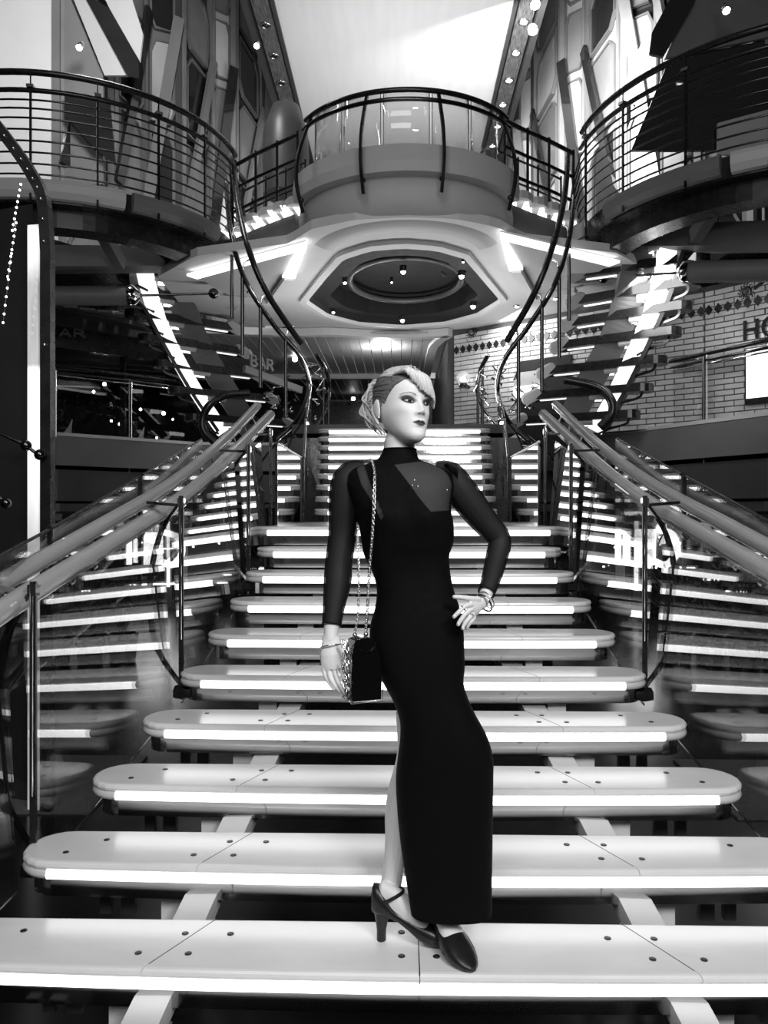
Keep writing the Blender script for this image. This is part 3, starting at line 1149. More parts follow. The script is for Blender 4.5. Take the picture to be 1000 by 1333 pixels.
    for k in (6, 14, 24, 34):
        p = q3[min(k, len(q3) - 1)]
        f = MB()
        f.tube([p, Vector((p.x, p.y, Z1 + .02))], .02, 8)
        f.build('baluster', 'dsteel', t)
    # a bundle of steel hooks and clamps where the rails meet the landing
    rnd = random.Random(21)
    for k in range(34):
        p = P(lerp(330, 425, rnd.random()) if s < 0 else lerp(720, 625, rnd.random()), lerp(470, 585, rnd.random()), 12.2 if s < 0 else 11.0)
        f = MB()
        w = rnd.uniform(.05, .16)
        f.tube([p, p + Vector((w * rnd.choice((-1, 1)), 0, rnd.uniform(-.05, .1))), p + Vector((0, .03, rnd.uniform(.05, .2)))], .011, 6)
        f.ball(p, .026, 8)
        f.build('clamp', 'chrome' if k % 2 else 'dsteel', t)
    # thick outer rail curl at the foot
    C1 = [(325, 512, 11.9), (296, 514, 11.8), (274, 526, 11.7), (264, 545, 11.7), (266, 562, 11.7), (280, 576, 11.7)] if s < 0 else \
         [(735, 494, 10.3), (765, 500, 10.25), (785, 508, 10.2), (797, 524, 10.15), (796, 540, 10.15), (782, 556, 10.15)]
    f = MB()
    f.tube(crv(PL(C1), 8), .06, 10)
    f.build('rail_curl', 'black', t)


upper_stair(-1)
upper_stair(1)

# ------------------------------------------------------------------ central balcony
cb = thing('central_balcony', 'pale bow-fronted balcony with glass railing over the head of the stair', 'balcony', (0.01, 9.2, ZS))
CC = (0.01, 9.13)


def band(rad_z, a0, a1, n=40):
    return [[Vector((CC[0] + r * math.cos(R(lerp(a0, a1, k / n))), CC[1] + r * math.sin(R(lerp(a0, a1, k / n))), z)) for r, z in rad_z] for k in range(n + 1)]


f = MB()
f.loft(band([(1.2, Z2 + .2), (1.38, Z2 + .22), (1.4, Z2 + .05), (1.39, Z2 - .06), (1.2, Z2 - .07)], 206, 334), smooth=False)
f.build('parapet', 'lite', cb)
f = MB()
f.loft(band([(1.27, Z2 - .06), (1.29, Z2 - .2), (1.28, Z2 - .32), (1.2, ZS + .03), (1.02, ZS - .03), (.9, ZS - .05), (.9, Z2 - .06)], 200, 340), smooth=True)
f.build('apron', 'lite', cb)
f = MB()
f.prism([(p.x, p.y) for p in arc(CC, 1.25, 200, 340, 30, 0)] + [(1.3, 12.2), (-1.3, 12.2)], Z2 - .1, Z2)
f.build('deck', 'lite', cb)
for z, r, rr, m_ in ((Z2 + .75, 1.30, .026, 'black'), (Z2 + .64, 1.33, .022, 'dsteel')):
    f = MB()
    f.tube(arc((0.01, 9.03), r, 213, 327, 40, z), rr, 8)
    f.build('handrail', m_, cb)
for k in range(5):
    a = lerp(222, 318, k / 4) + (0 if k != 2 else 0)
    a0, a1 = (214, 236.5, 258, 282, 303.5, 326)[k:k + 2]
    f = MB()
    lo, hi = arc((0.01, 9.03), 1.20, a0 + .7, a1 - .7, 8, Z2 + .2), arc((0.01, 9.03), 1.20, a0 + .7, a1 - .7, 8, Z2 + .80)
    f.loft([[a_, b_] for a_, b_ in zip(lo, hi)], cap0=False, cap1=False, close=False)
    g = f.build('glass_pane', 'glass_s', cb)
    so = g.modifiers.new('thickness', 'SOLIDIFY')
    so.thickness = .01
    f = MB()
    f.tube([lo[0]] + hi + [lo[-1]], .005, 5)
    f.build('pane_edge', 'acryl_edge', g)
for a in (218, 252, 284.5, 321):
    dr = Vector((math.cos(R(a)), math.sin(R(a)), 0))
    c = Vector((0.01, 9.06, 0))
    f = MB()
    f.sweep(crv([c + dr * 1.3 + Vector((0, 0, Z2 + .74)), c + dr * 1.36 + Vector((0, 0, Z2 + .6)), c + dr * 1.46 + Vector((0, 0, Z2 + .3)), c + dr * 1.48 + Vector((0, 0, Z2)), c + dr * 1.40 + Vector((0, 0, Z2 - .3))], 6), .03, .03, dr)
    f.ball(c + dr * 1.42 + Vector((0, 0, Z2 - .17)), .03, 8)
    f.build('post', 'black', cb)

# soffit with its eye-shaped opening
OC = Vector((0.02, 10.75))
eye = PL([(405, 388, 10.97), (428, 360, 9.97), (452, 335, 9.2), (485, 324, 8.92), (525, 321, 8.84), (565, 324, 8.92), (600, 335, 9.2), (622, 360, 9.97), (646, 388, 10.97), (618, 405, 11.7), (578, 416, 12.2), (525, 420, 12.4), (470, 416, 12.2), (430, 405, 11.7)])
eye = [Vector((p.x, p.y, ZS)) for p in eye]


def ray_poly(poly, c, a):
    d = Vector((math.cos(a), math.sin(a)))
    best = None
    for i in range(len(poly)):
        p, q = Vector(poly[i][:2]) - c, Vector(poly[(i + 1) % len(poly)][:2]) - c
        e = q - p
        den = d.x * e.y - d.y * e.x
        if abs(den) < 1e-9:
            continue
        t = (p.x * e.y - p.y * e.x) / den
        u = (p.x * d.y - p.y * d.x) / den
        if t > 0 and -1e-6 <= u <= 1 + 1e-6:
            best = t if best is None else max(best, t)
    return c + d * best


outer_poly = [(-1.0, 8.25), (-.5, 8.0), (0, 7.95), (.5, 8.0), (1.0, 8.25), (1.32, 8.7), (2.5, 9.1), (3.2, 9.9), (3.3, 11.4), (2.2, 12.35), (1.6, 12.6), (.9, 12.85), (0, 12.95), (-1.0, 12.9), (-1.6, 12.7), (-2.4, 12.5), (-3.3, 11.6), (-3.2, 9.9), (-2.5, 9.1), (-1.32, 8.7)]
NA = 96
loopo, loopi, loopm = [], [], []
for k in range(NA):
    a = 2 * math.pi * k / NA
    o = ray_poly(outer_poly, OC, a)
    i = ray_poly(eye, OC, a)
    loopo.append(o)
    loopi.append(i)
    loopm.append(OC + (i - OC) * 1.13)
v3 = lambda l, z: [Vector((p.x, p.y, z)) for p in l]
f = MB()
f.loft([v3(loopo, ZS + .1), v3(loopo, ZS), v3(loopm, ZS)], cap0=False, cap1=False, smooth=False)
struct(f.build('trim_11', 'soffit'))
f = MB()
f.loft([v3(loopm, ZS + .02), v3(loopm, ZS - .05), v3([OC + (i - OC) * 1.06 for i in loopi], ZS - .06), v3([OC + (i - OC) * 1.03 for i in loopi], ZS - .02)], cap0=False, cap1=False, smooth=False)
struct(f.build('trim_12', 'plaster'))
eyeo = thing('ceiling_eye', 'black eye-shaped ceiling recess ringed with small lamps above the stair head', 'ceiling recess', (OC.x, OC.y, ZS))
f = MB()
f.loft([v3([OC + (i - OC) * 1.05 for i in loopi], ZS - .03), v3([OC + (i - OC) * .99 for i in loopi], ZS + .02), v3([OC + (i - OC) * .8 for i in loopi], ZS + .03), v3([OC + (i - OC) * .78 for i in loopi], ZS + .28)], cap0=False, cap1=False, smooth=False)
f.build('rim', 'matte', eyeo)
f = MB()
f.prism([(p.x, p.y) for p in [OC + (i - OC) * .85 for i in loopi]], ZS + .28, ZS + .31)
f.build('top_panel', 'matte', eyeo)
f = MB()
f.tube([Vector((OC.x + .78 * math.cos(2 * math.pi * k / 32), OC.y - .1 + 1.0 * math.sin(2 * math.pi * k / 32), ZS + .16)) for k in range(32)], .05, 6, True)
f.build('inner_ring', 'char', eyeo)
f = MB()
f.solid([P(600, 372, 11.6), P(575, 355, 10.6), P(582, 375, 11.8)], (0, 0, .04))
f.build('reflector', 'char', eyeo)
for px, py, d, r in ((525, 349, 9.65, .032), (601, 357, 9.85, .034), (449, 364, 10.1, .022), (616, 396, 11.3, .036), (524, 414, 12.1, .034), (434, 404, 11.6, .022), (603, 342, 9.3, .012), (510, 362, 10.1, .014)):
    p = P(px, py, d)
    p.z = ZS - .02
    b = eyeo
    f = MB()
    f.lathe([(r * 1.5, .06), (r * 1.5, 0), (r * 1.2, -.01)], p, n=12)
    lp = f.build('lamp_ring', 'black', b)
    MB().ball(p + Vector((0, 0, -.012)), r, 10).build('bulb', 'lamp', lp)

# raised coffers with a lit edge either side of the eye
for s in (-1, 1):
    t = thing('lit_coffer', 'grey ceiling coffer with a bright lit edge on the %s of the eye' % SIDE[s], 'ceiling coffer', (s * 2.0, 10, ZS - .05))
    if s < 0:
        poly = [(250, 352, 9.7), (398, 310, 8.6), (376, 352, 9.75), (352, 388, 10.9), (300, 380, 10.7)]
    else:
        poly = [(800, 338, 9.3), (652, 300, 8.35), (672, 345, 9.5), (694, 382, 10.75), (750, 372, 10.4)]
    q = [Vector((p.x, p.y, ZS - .03)) for p in PL(poly)]
    f = MB()
    f.solid(q, (0, 0, .04))
    f.build('panel', 'lite', t)
    f = MB()
    f.sweep([q[0] + Vector((0, 0, -.03)), q[1] + Vector((0, 0, -.03)), q[2] + Vector((0, 0, -.03))], .17, .03)
    f.build('light_strip', 'cove', t)
    f = MB()
    f.sweep([q[2] + Vector((0, 0, -.04)), q[3] + Vector((0, 0, -.04)), q[4] + Vector((0, 0, -.04))], .12, .07)
    f.build('moulding', 'plaster', t)

# bridge stairs from the central balcony to the side balconies
for s in (-1, 1):
    t = thing('bridge_stair', 'short flight of grey steps with lit gaps beside the central balcony, %s side' % SIDE[s], 'staircase', (s * 1.7, 9.6, Z2 - .2))
    if s < 0:
        pts = [P(387, 282, 9.3), P(360, 292, 9.5), P(332, 303, 9.7), P(300, 318, 9.95)]
    else:
        pts = [P(658, 268, 9.0), P(688, 280, 9.2), P(716, 290, 9.4), P(748, 304, 9.6)]
    f = MB()
    f.sweep([p + Vector((0, 0, -.12)) for p in pts], .08, .28)
    f.build('stringer', 'mid', t)
    f = MB()
    f.sweep([p + Vector((0, .1, -.3)) for p in pts], .3, .04)
    f.build('light_strip', 'cove', t)
    cp = crv(pts, 3)
    for k in range(0, len(cp) - 1, 2):
        p = cp[k]
        g = MB()
        c = p + Vector((0, .4, .16))
        path = [c + Vector((.22 * math.cos(2 * math.pi * q / 16), .55 * math.sin(2 * math.pi * q / 16), 0)) for q in range(16)]
        g.loft([[p_ + Vector((0, 0, dz)) for p_ in path] for dz in (-.05, .04)], smooth=False)
        tr = g.build('tread', 'lite', t)
        for off in (-.09, .06):
            g = MB()
            g.solid([p + Vector((off - .05, -.02, .02)), p + Vector((off + .05, -.02, .02)), p + Vector((off + .0 + s * .04, -.02, .13)), p + Vector((off - .06 + s * .06, -.02, .13))], (0, .05, 0))
            g.build('lit_gap', 'cove', tr)
    # railing of the bridge: posts and three rails
    up = [.42, .72, 1.02]
    rp = [p + Vector((0, .05, 0)) for p in pts]
    for h in up:
        g = MB()
        g.tube([p + Vector((0, 0, h)) for p in rp], .02 if h < 1 else .026, 8)
        g.tube([p + Vector((0, .75, h)) for p in rp], .015, 8)
        g.build('rail_bar', 'dsteel' if h < 1 else 'black', t)
    for p in rp:
        g = MB()
        g.tube([p, p + Vector((0, 0, 1.06))], .018, 8)
        g.build('post', 'dsteel', t)
        g = MB()
        g.tube([p + Vector((0, .75, 0)), p + Vector((0, .75, 1.06))], .014, 8)
        g.build('post', 'dsteel', t)
# statue-like rounded grey cladding beside the left bridge
f = MB()
f.lathe([(.34, 0), (.36, .6), (.33, 1.0), (.2, 1.35), (.03, 1.45)], P(372, 255, 11.6), n=18)
tag(f.build('rounded_column', 'char'), 'dark rounded column top behind the left bridge railing', 'column')

# ------------------------------------------------------------------ first-level back area: plank ceiling, bar, brick wall
pc = thing('plank_ceiling', 'ceiling of long painted planks behind the stair head', 'ceiling', (-.8, 13, ZS - .08))
x = -4.4
pm = None
while x < .62:
    if pm is None:
        pm = MB().box((x, 15.1, ZS - .06), (.172, 4.6, .03)).build('plank', 'plank', pc)
    else:
        q = pm.copy()
        COL.objects.link(q)
        q.matrix_basis = Matrix.Translation((x + 4.4, 0, 0)) @ pm.matrix_basis
    x += .186
f = MB()
f.box((-1.9, 16.6, ZS - .12), (5.2, .16, .12))
f.build('cross_beam', 'lite', pc)
x = -4.4
pm = None
while x < .62:
    if pm is None:
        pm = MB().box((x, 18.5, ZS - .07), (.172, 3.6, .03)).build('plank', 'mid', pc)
    else:
        q = pm.copy()
        COL.objects.link(q)
        q.matrix_basis = Matrix.Translation((x + 4.4, 0, 0)) @ pm.matrix_basis
    x += .186
# white cornice that borders the planks
f = MB()
f.sweep(crv([(-3.6, 12.5, ZS - .07), (-1.9, 12.75, ZS - .07), (-1.2, 12.72, ZS - .07), (-.2, 12.95, ZS - .07), (.55, 12.85, ZS - .07), (.78, 12.75, ZS - .07)], 6), .16, .12)
f.sweep(crv([(.74, 12.8, ZS - .07), (.58, 13.4, ZS - .07), (.52, 14.2, ZS - .07), (.52, 17.0, ZS - .07)], 6), .16, .12)
struct(f.build('trim_13', 'plaster'))
# dark end wall right of the planks
f = MB()
f.box((.86, 16.2, (Z1 + ZS) / 2), (.22, 6.2, ZS - Z1))
struct(f.build('trim_14', 'char'))
fx = thing('ceiling_fixture', 'oval lit ceiling fixture on the planks above the woman', 'ceiling light', P(499, 447, 13.8))
c = P(499, 447, 13.8)
f = MB()
f.lathe([(.17, .08), (.17, 0), (.15, -.02)], c, n=20)
f.build('housing', 'chrome', fx)
MB().ball(c + Vector((0, 0, -.02)), .13, 14, (1, 1, .4)).build('diffuser', 'lamp_soft', fx)
for px in (477, 521):
    q = P(px, 447, 13.8)
    f = MB().box(q, (.05, .05, .08))
    f.build('end_clip', 'dsteel', fx)
pl_ = bpy.data.lights.new('fixture_light', 'POINT')
pl_.energy = 45
pl_.shadow_soft_size = .12
po_ = bpy.data.objects.new('fixture_light', pl_)
COL.objects.link(po_)
po_.location = c + Vector((0, 0, -.25))
sd = thing('smoke_detector', 'small dome detector right of the oval ceiling fixture', 'detector', P(527, 441, 13.6))
MB().lathe([(.07, .05), (.07, .0), (.05, -.02)], P(527, 441, 13.6), n=14).build('base', 'plaster', sd)
MB().ball(P(527, 443, 13.6), .04, 10).build('dome', 'black', sd)
for px, py, d in ((415, 449, 14.2), (507, 475, 16.2), (428, 508, 19), (384, 469, 14.6), (460, 520, 19)):
    p = P(px, py, d)
    MB().lathe([(.045, .05), (.05, 0), (.03, -.02), (.001, -.024)], p, n=10).build('downlight', 'lamp', pc)
for px, py, d in ((673, 397, 11.4), (723, 386, 11.0)):
    p = P(px, py, d)
    p.z = ZS - .01
    t = thing('soffit_downlight', 'small ringed downlight in the pale soffit over the brick wall, %s' % ('nearer the eye' if px < 700 else 'nearer the right stair'), 'downlight', p)
    MB().lathe([(.055, .03), (.055, -.01), (.04, -.01)], p, n=14).build('ring', 'chrome', t)
    MB().lathe([(.038, 0), (.03, -.012), (.001, -.014)], p, n=12).build('lens', 'lamp', t)

# brick wall: two planes with glazed bricks laid in bond
WA, WB, WC = Vector((.86, 13.0, 0)), Vector((4.08, 10.5, 0)), Vector((5.6, 8.9, 0))
bw = MB()
for a, b in ((WA, WB), (WB, WC)):
    bw.solid([a + Vector((0, 0, Z1)), b + Vector((0, 0, Z1)), b + Vector((0, 0, ZS)), a + Vector((0, 0, ZS))], Vector((.1, .13, 0)))
brickwall = struct(bw.build('wall_back_right', 'mortar'))
brickwall.name = 'wall_brick'
BL, BH = .262, .0755
cells = []
for wi, (a, b) in enumerate(((WA, WB), (WB, WC))):
    d = (b - a).normalized()
    n = Vector((d.y, -d.x, 0))
    n = n if n.y < 0 else -n
    L = (b - a).length
    rows = int((ZS - Z1) / BH)
    for r in range(rows):
        u = -(r % 2) * BL / 2
        while u < L:
            u0, u1 = max(u, 0), min(u + BL, L)
            if u1 - u0 > .03:
                c = a + d * ((u0 + u1) / 2) + Vector((0, 0, Z1 + (r + .5) * BH))
                cells.append((c.y + (0 if wi else 0), c, d, n, u1 - u0))
            u += BL
rnd = random.Random(3)


def brick_mesh(mb, c, d, n, w):
    w, h = (w - .010) / 2, (BH - .010) / 2
    o = n * (.014 + rnd.uniform(-.002, .003))
    z = Vector((0, 0, 1))
    tl = rnd.uniform(-.03, .03)
    fr = [c + o + d * (x * (w - .004)) + z * (y * (h - .004)) + n * tl * x * w for x, y in ((-1, -1), (1, -1), (1, 1), (-1, 1))]
    bk = [c + d * (x * w) + z * (y * h) for x, y in ((-1, -1), (1, -1), (1, 1), (-1, 1))]
    mb.add(fr + bk, [(0, 1, 2, 3), (0, 4, 5, 1), (1, 5, 6, 2), (2, 6, 7, 3), (3, 7, 4, 0)])


def in_view(c):
    u = (c.x - CX) / c.y
    return -.0 < u < .47


cells.sort(key=lambda k: (not in_view(k[1]), k[0]))
rest = MB()
for i, (_, c, d, n, w) in enumerate(cells):
    if i < 295:
        mb = MB()
        brick_mesh(mb, c, d, n, w)
        mb.build('brick', 'brick', brickwall)
    else:
        brick_mesh(rest, c, d, n, w)
tag(rest.build('brick_courses', 'brick', brickwall), kind='stuff')
# border of black diamond tiles
ZD = ZC + 2.72
for a, b in ((WA, WB), (WB, WC)):
    d = (b - a).normalized()
    n = Vector((d.y, -d.x, 0))
    n = n if n.y < 0 else -n
    u = .06
    L = (b - a).length
    while u < L - .03:
        c = a + d * u + n * .017 + Vector((0, 0, ZD))
        f = MB()
        f.solid([c + d * .056, c + Vector((0, 0, .072)), c - d * .056, c - Vector((0, 0, .072))], n * .012)
        f.build('diamond_tile', 'black', brickwall)
        u += .128


def on_wall(px, py, a=WA, b=WB, out=.03):
    """point of the brick wall seen at a pixel of the photograph"""
    d = (b - a).normalized()
    n = Vector((d.y, -d.x, 0))
    n = n if n.y < 0 else -n
    o = Vector((CX, 0, ZC))
    r = P(px, py, 10.0) - o
    t = (a - o).dot(n) / r.dot(n)
    return o + r * t + n * out, d, n


# round lion-like sun emblem -> plain relief rosettes with rays
for k, (px, py, a, b, rr, lab) in enumerate(((615, 432, WA, WB, .11, 'round relief emblem with rays on the brick wall above the globe lamp'), (973, 380, WB, WC, .11, 'round dark emblem on the bricks above the large letters'))):
    c, d, n = on_wall(px, py, a, b, .02)
    t = thing('wall_emblem', lab, 'emblem', c)
    z = Vector((0, 0, 1))
    f = MB()
    f.tube([c + (d * math.cos(q * .3927) + z * math.sin(q * .3927)) * rr * .52 for q in range(16)], .012, 6, True)
    f.build('ring', 'dsteel', t)
    f = MB()
    f.ball(c + n * .01, rr * .3, 10)
    f.ball(c + n * .03 - z * .02, rr * .16, 8)
    f.build('boss', 'mid', t)
    f = MB()
    for q in range(14):
        an = q * 2 * math.pi / 14
        e1 = d * math.cos(an) + z * math.sin(an)
        e2 = d * math.cos(an + .25) + z * math.sin(an + .25)
        f.tube([c + e1 * rr * .6, c + e2 * rr * .8, c + e1 * rr * 1.0], .008, 5)
    f.build('rays', 'dsteel', t)
    if k == 1:
        f = MB()
        f.sweep(crv([c + d * .1 + z * .02, c + d * .22 + z * .09, c + d * .36 + z * .16], 5), .045, .01, n)
        f.build('ribbon', 'dsteel', t)
# globe sconce
c, d, n = on_wall(610, 494, out=.16)
sc_ = thing('globe_sconce', 'round glass globe lamp on a black bracket on the brick wall', 'wall lamp', c)
MB().ball(c, .115, 18).build('globe', sheer_mat('sconce_globe', .55, .35, .12, .6), sc_)
MB().ball(c + Vector((0, 0, -.02)) - n * .0, .05, 10).build('bulb', 'lamp', sc_)
f = MB()
f.lathe([(.07, 0), (.075, .05), (.05, .09)], c + Vector((0, 0, -.16)), n=14)
f.bar(c + Vector((0, 0, -.13)), c - n * .15 + Vector((0, 0, -.13)), .07, .05)
f.build('bracket', 'black', sc_)
# the dark letters H O at the right edge, and the bright poster case
c, d, n = on_wall(972, 431, WB, WC, .05)
sign = thing('wall_letters', 'large dark letters H O on the brick wall at the right edge', 'sign', c)
z = Vector((0, 0, 1))
up = .25
f = MB()
f.bar(c - z * up / 2, c + z * up / 2, .035, .02, n)
f.bar(c + d * .15 - z * up / 2, c + d * .15 + z * up / 2, .035, .02, n)
f.bar(c, c + d * .15, .02, .035)
f.build('letter_h', 'matte', sign)
f = MB()
f.sweep([c + d * (.34 + .115 * math.cos(q * .2618)) + z * .125 * math.sin(q * .2618) for q in range(24)], .033, .02, n, True)
f.build('letter_o', 'matte', sign)
c, d, n = on_wall(972, 492, WB, WC, .03)
pt = thing('poster_case', 'glowing white poster case in a black frame at the right edge', 'poster', c)
ph, pw = .68, .62
f = MB()
f.solid([c + z * -.36, c + d * pw - z * .36, c + d * pw + z * .38, c + z * .38], n * .03)
f.build('frame', 'black', pt)
f = MB()
f.solid([c + d * .025 - z * .28 + n * .032, c + d * (pw - .02) - z * .28 + n * .032, c + d * (pw - .02) + z * .355 + n * .032, c + d * .025 + z * .355 + n * .032], n * .01)
f.build('lit_face', 'white', pt)
# doorway with a lit picture behind the right stair
c, d, n = on_wall(688, 540, out=.02)
dw = thing('dark_doorway', 'dark doorway with a lit picture in the brick wall', 'doorway', c)
f = MB()
f.solid([c - d * .16 - z * .9, c + d * .75 - z * .9, c + d * .75 + z * .85, c - d * .16 + z * .85], n * .03)
f.build('opening', 'matte', dw)
c2, _, _ = on_wall(687, 508, out=.07)
f = MB()
f.solid([c2 - d * .2 - z * .0, c2 + d * .28 - z * .0, c2 + d * .28 + z * .28, c2 - d * .2 + z * .28], n * .01)
f.build('picture', 'lite', dw)
f = MB()
f.solid([c2 - d * .2 - z * .12, c2 + d * .28 - z * .12, c2 + d * .28 + z * .06, c2 - d * .2 + z * .06], n * .02)
f.build('lit_band', 'diff', dw)


# first-floor railings left and right
def level_railing(s):
    if s < 0:
        e = [(-9.0, 10.6), (-6.2, 11.1), (-5.3, 11.6), (-4.5, 12.4), (-3.7, 13.2)]
        posts = [P(72, 560, 11.45), P(170, 570, 12.5)]
    else:
        e = [(9.0, 8.8), (4.5, 9.4), (4.0, 10.25), (3.45, 11.3), (2.6, 12.6)]
        posts = [P(914, 552, 10.3)]
    t = thing('floor_railing', 'dark glass railing along the edge of the %s first floor' % SIDE[s], 'railing', (e[2][0], e[2][1], Z1))
    up = [Vector((x, y, Z1 + (.93 if s > 0 else 1.06))) for x, y in e]
    for off, r, m_ in ((0, .03, 'black'), (-.09, .02, 'dsteel'), (-.14, .012, 'chrome')):
        f = MB()
        f.tube([p + Vector((0, 0, off)) for p in up], r, 8)
        f.build('handrail', m_, t)
    for k in range(len(e) - 1):
        a, b = Vector((*e[k], Z1 + .03)), Vector((*e[k + 1], Z1 + .03))
        f = MB()
        f.add([a, b, b + Vector((0, 0, .86)), a + Vector((0, 0, .86))], [(0, 1, 2, 3)])
        f.build('glass_pane', 'glass_s', t)
    for p in posts:
        f = MB()
        f.tube([Vector((p.x, p.y - .06, Z1 - .55)), Vector((p.x, p.y - .06, Z1 + (.88 if s > 0 else 1.0)))], .022, 8)
        f.build('post', 'dsteel', t)
        f = MB()
        f.tube([Vector((p.x + .04, p.y - .06, Z1 - .05)), Vector((p.x + .04, p.y - .06, Z1 + .95))], .01, 6)
        f.build('post_rod', 'chrome', t)
        f = MB()
        f.lathe([(.004, -.25), (.022, 0), (.022, .1)], (p.x, p.y - .06, Z1 - .5), n=8)
        f.build('post_tip', 'black', t)


level_railing(-1)
level_railing(1)

# bar fascia with raised letters, louvred shutter and lamps of the dark bar on the left
bar = thing('cocktail_bar', 'dark bar front with louvred back wall under the left balcony', 'bar', (-4.6, 14.5, Z1))
f = MB()
f.solid([P(60, 412, 12.4), P(205, 425, 13.6), P(205, 470, 13.6), P(60, 450, 12.4)], (0, .15, 0))
f.build('header', 'black', bar)
for k in range(9):
    f = MB()
    y = 436 + k * 6.2
    f.bar(P(58, y, 14.6), P(215, y + 11, 15.6), .02, .03)
    f.build('louvre', 'char', bar)
f = MB()
f.bar(P(160, 430, 13.4), P(160, 580, 13.4), .09, .09, (0, 1, 0))
f.build('column', 'black', bar)
f = MB()
f.bar(P(62, 397, 12.0), P(215, 430, 13.2), .3, .12)
f.build('ceiling_beam', 'mid', bar)
for k in range(6):
    f = MB()
    f.bar(P(70 + k * 22, 396 + k * 3.0, 11.7), P(90 + k * 18, 407 + k * 2, 13.2), .2, .03)
    f.build('plank', 'plank', bar)


def letters(word, a, b, h, m_, parent, fall=False):
    """stroke letters B A R between two points"""
    n = len(word)
    d = (b - a)
    w = d.length / n
    d = d.normalized()
    nn = Vector((d.y, -d.x, 0))
    nn = nn if nn.y < 0 else -nn
    for i, ch in enumerate(word):
        o = a + d * (i * w)
        g = lambda x, y: o + d * (x * w * .72) + Vector((0, 0, y * h))
        st = {'B': [[(0, 0), (0, 1), (.7, .95), (.8, .75), (.6, .54), (0, .52)], [(.6, .52), (.95, .3), (.75, .04), (0, 0)]],
              'A': [[(0, 0), (.5, 1), (1, 0)], [(.2, .35), (.8, .35)]],
              'R': [[(0, 0), (0, 1), (.75, .95), (.85, .72), (.65, .5), (0, .48)], [(.45, .48), (1, 0)]]}[ch]
        f = MB()
        for q in st:
            f.sweep([g(*p) for p in q], .035, .03, nn)
        f.build('letter_%s' % ch.lower(), m_, parent)


s1 = thing('bar_sign', 'raised dark letters BAR on the beam at the foot of the left curved stair', 'sign', P(340, 480, 13.6))
letters('BAR', P(327, 476, 10.7), P(358, 484, 11.0), .15, 'mid', s1)
f = MB()
f.bar(P(318, 480, 10.75), P(392, 508, 11.6), .06, .10)
f.build('beam', 'mid', s1)
s2 = thing('bar_sign', 'raised grey letters BAR on the dark header of the left bar', 'sign', P(100, 440, 12.4))
letters('BAR', P(58, 437, 12.3), P(116, 440, 12.7), .13, 'mid', s2)
rnd = random.Random(9)
for px, py in ((122, 510), (183, 533), (145, 548), (213, 538), (225, 546), (156, 552), (136, 500), (204, 570)):
    p = P(px, py, 15.2)
    MB().ball(p, rnd.uniform(.02, .04), 8).build('small_lamp', 'lamp', bar)
# white glints on the ledge, put in as small solid cards
for px, py, lab in ((88, 556, 'white card put in as a glint on the ledge by the left railing post'), (182, 566, 'white card put in as a glint on the ledge by the second railing post')):
    p = P(px, py, 12.6)
    f = MB()
    f.solid([p + Vector((-.07, 0, -.1)), p + Vector((.05, 0, -.1)), p + Vector((.07, 0, .13)), p + Vector((.02, 0, .02))], (0, .03, 0))
    tag(f.build('glint_card', 'facet_w'), lab, 'card')

# emission bands painted on the column in place of its mirror reflections, streaky
COLM = mat('column_painted_gleam', .7, .12, coat=.5, noise=.2, scale=6, stretch=(8, 8, .7))
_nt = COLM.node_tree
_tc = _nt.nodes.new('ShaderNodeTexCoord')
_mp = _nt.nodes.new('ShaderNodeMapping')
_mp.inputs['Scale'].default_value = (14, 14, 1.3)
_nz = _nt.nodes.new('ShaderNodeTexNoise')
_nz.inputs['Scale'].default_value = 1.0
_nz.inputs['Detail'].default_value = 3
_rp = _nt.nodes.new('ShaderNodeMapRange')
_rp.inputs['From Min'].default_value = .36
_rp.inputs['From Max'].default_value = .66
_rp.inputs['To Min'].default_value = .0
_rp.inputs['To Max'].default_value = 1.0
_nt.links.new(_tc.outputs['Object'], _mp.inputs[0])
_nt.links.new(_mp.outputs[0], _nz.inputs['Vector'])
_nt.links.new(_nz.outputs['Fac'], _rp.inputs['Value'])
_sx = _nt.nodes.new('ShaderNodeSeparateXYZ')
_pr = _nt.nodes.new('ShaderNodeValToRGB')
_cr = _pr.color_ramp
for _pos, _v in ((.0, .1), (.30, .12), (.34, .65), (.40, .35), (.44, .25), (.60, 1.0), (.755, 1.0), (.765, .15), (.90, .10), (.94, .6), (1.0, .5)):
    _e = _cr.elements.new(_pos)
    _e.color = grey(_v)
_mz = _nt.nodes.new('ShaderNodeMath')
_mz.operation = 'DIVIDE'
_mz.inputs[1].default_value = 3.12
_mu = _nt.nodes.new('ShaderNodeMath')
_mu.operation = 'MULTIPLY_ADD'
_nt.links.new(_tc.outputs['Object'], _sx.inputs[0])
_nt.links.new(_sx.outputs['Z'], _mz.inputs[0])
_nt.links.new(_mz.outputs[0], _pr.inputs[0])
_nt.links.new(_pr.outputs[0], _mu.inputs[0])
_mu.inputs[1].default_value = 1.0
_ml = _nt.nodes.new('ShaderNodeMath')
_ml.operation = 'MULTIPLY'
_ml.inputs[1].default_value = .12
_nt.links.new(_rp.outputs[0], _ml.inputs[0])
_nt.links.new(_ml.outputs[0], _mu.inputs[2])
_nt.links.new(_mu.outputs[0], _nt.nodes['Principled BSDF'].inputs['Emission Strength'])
_nt.nodes['Principled BSDF'].inputs['Emission Color'].default_value = grey(1)
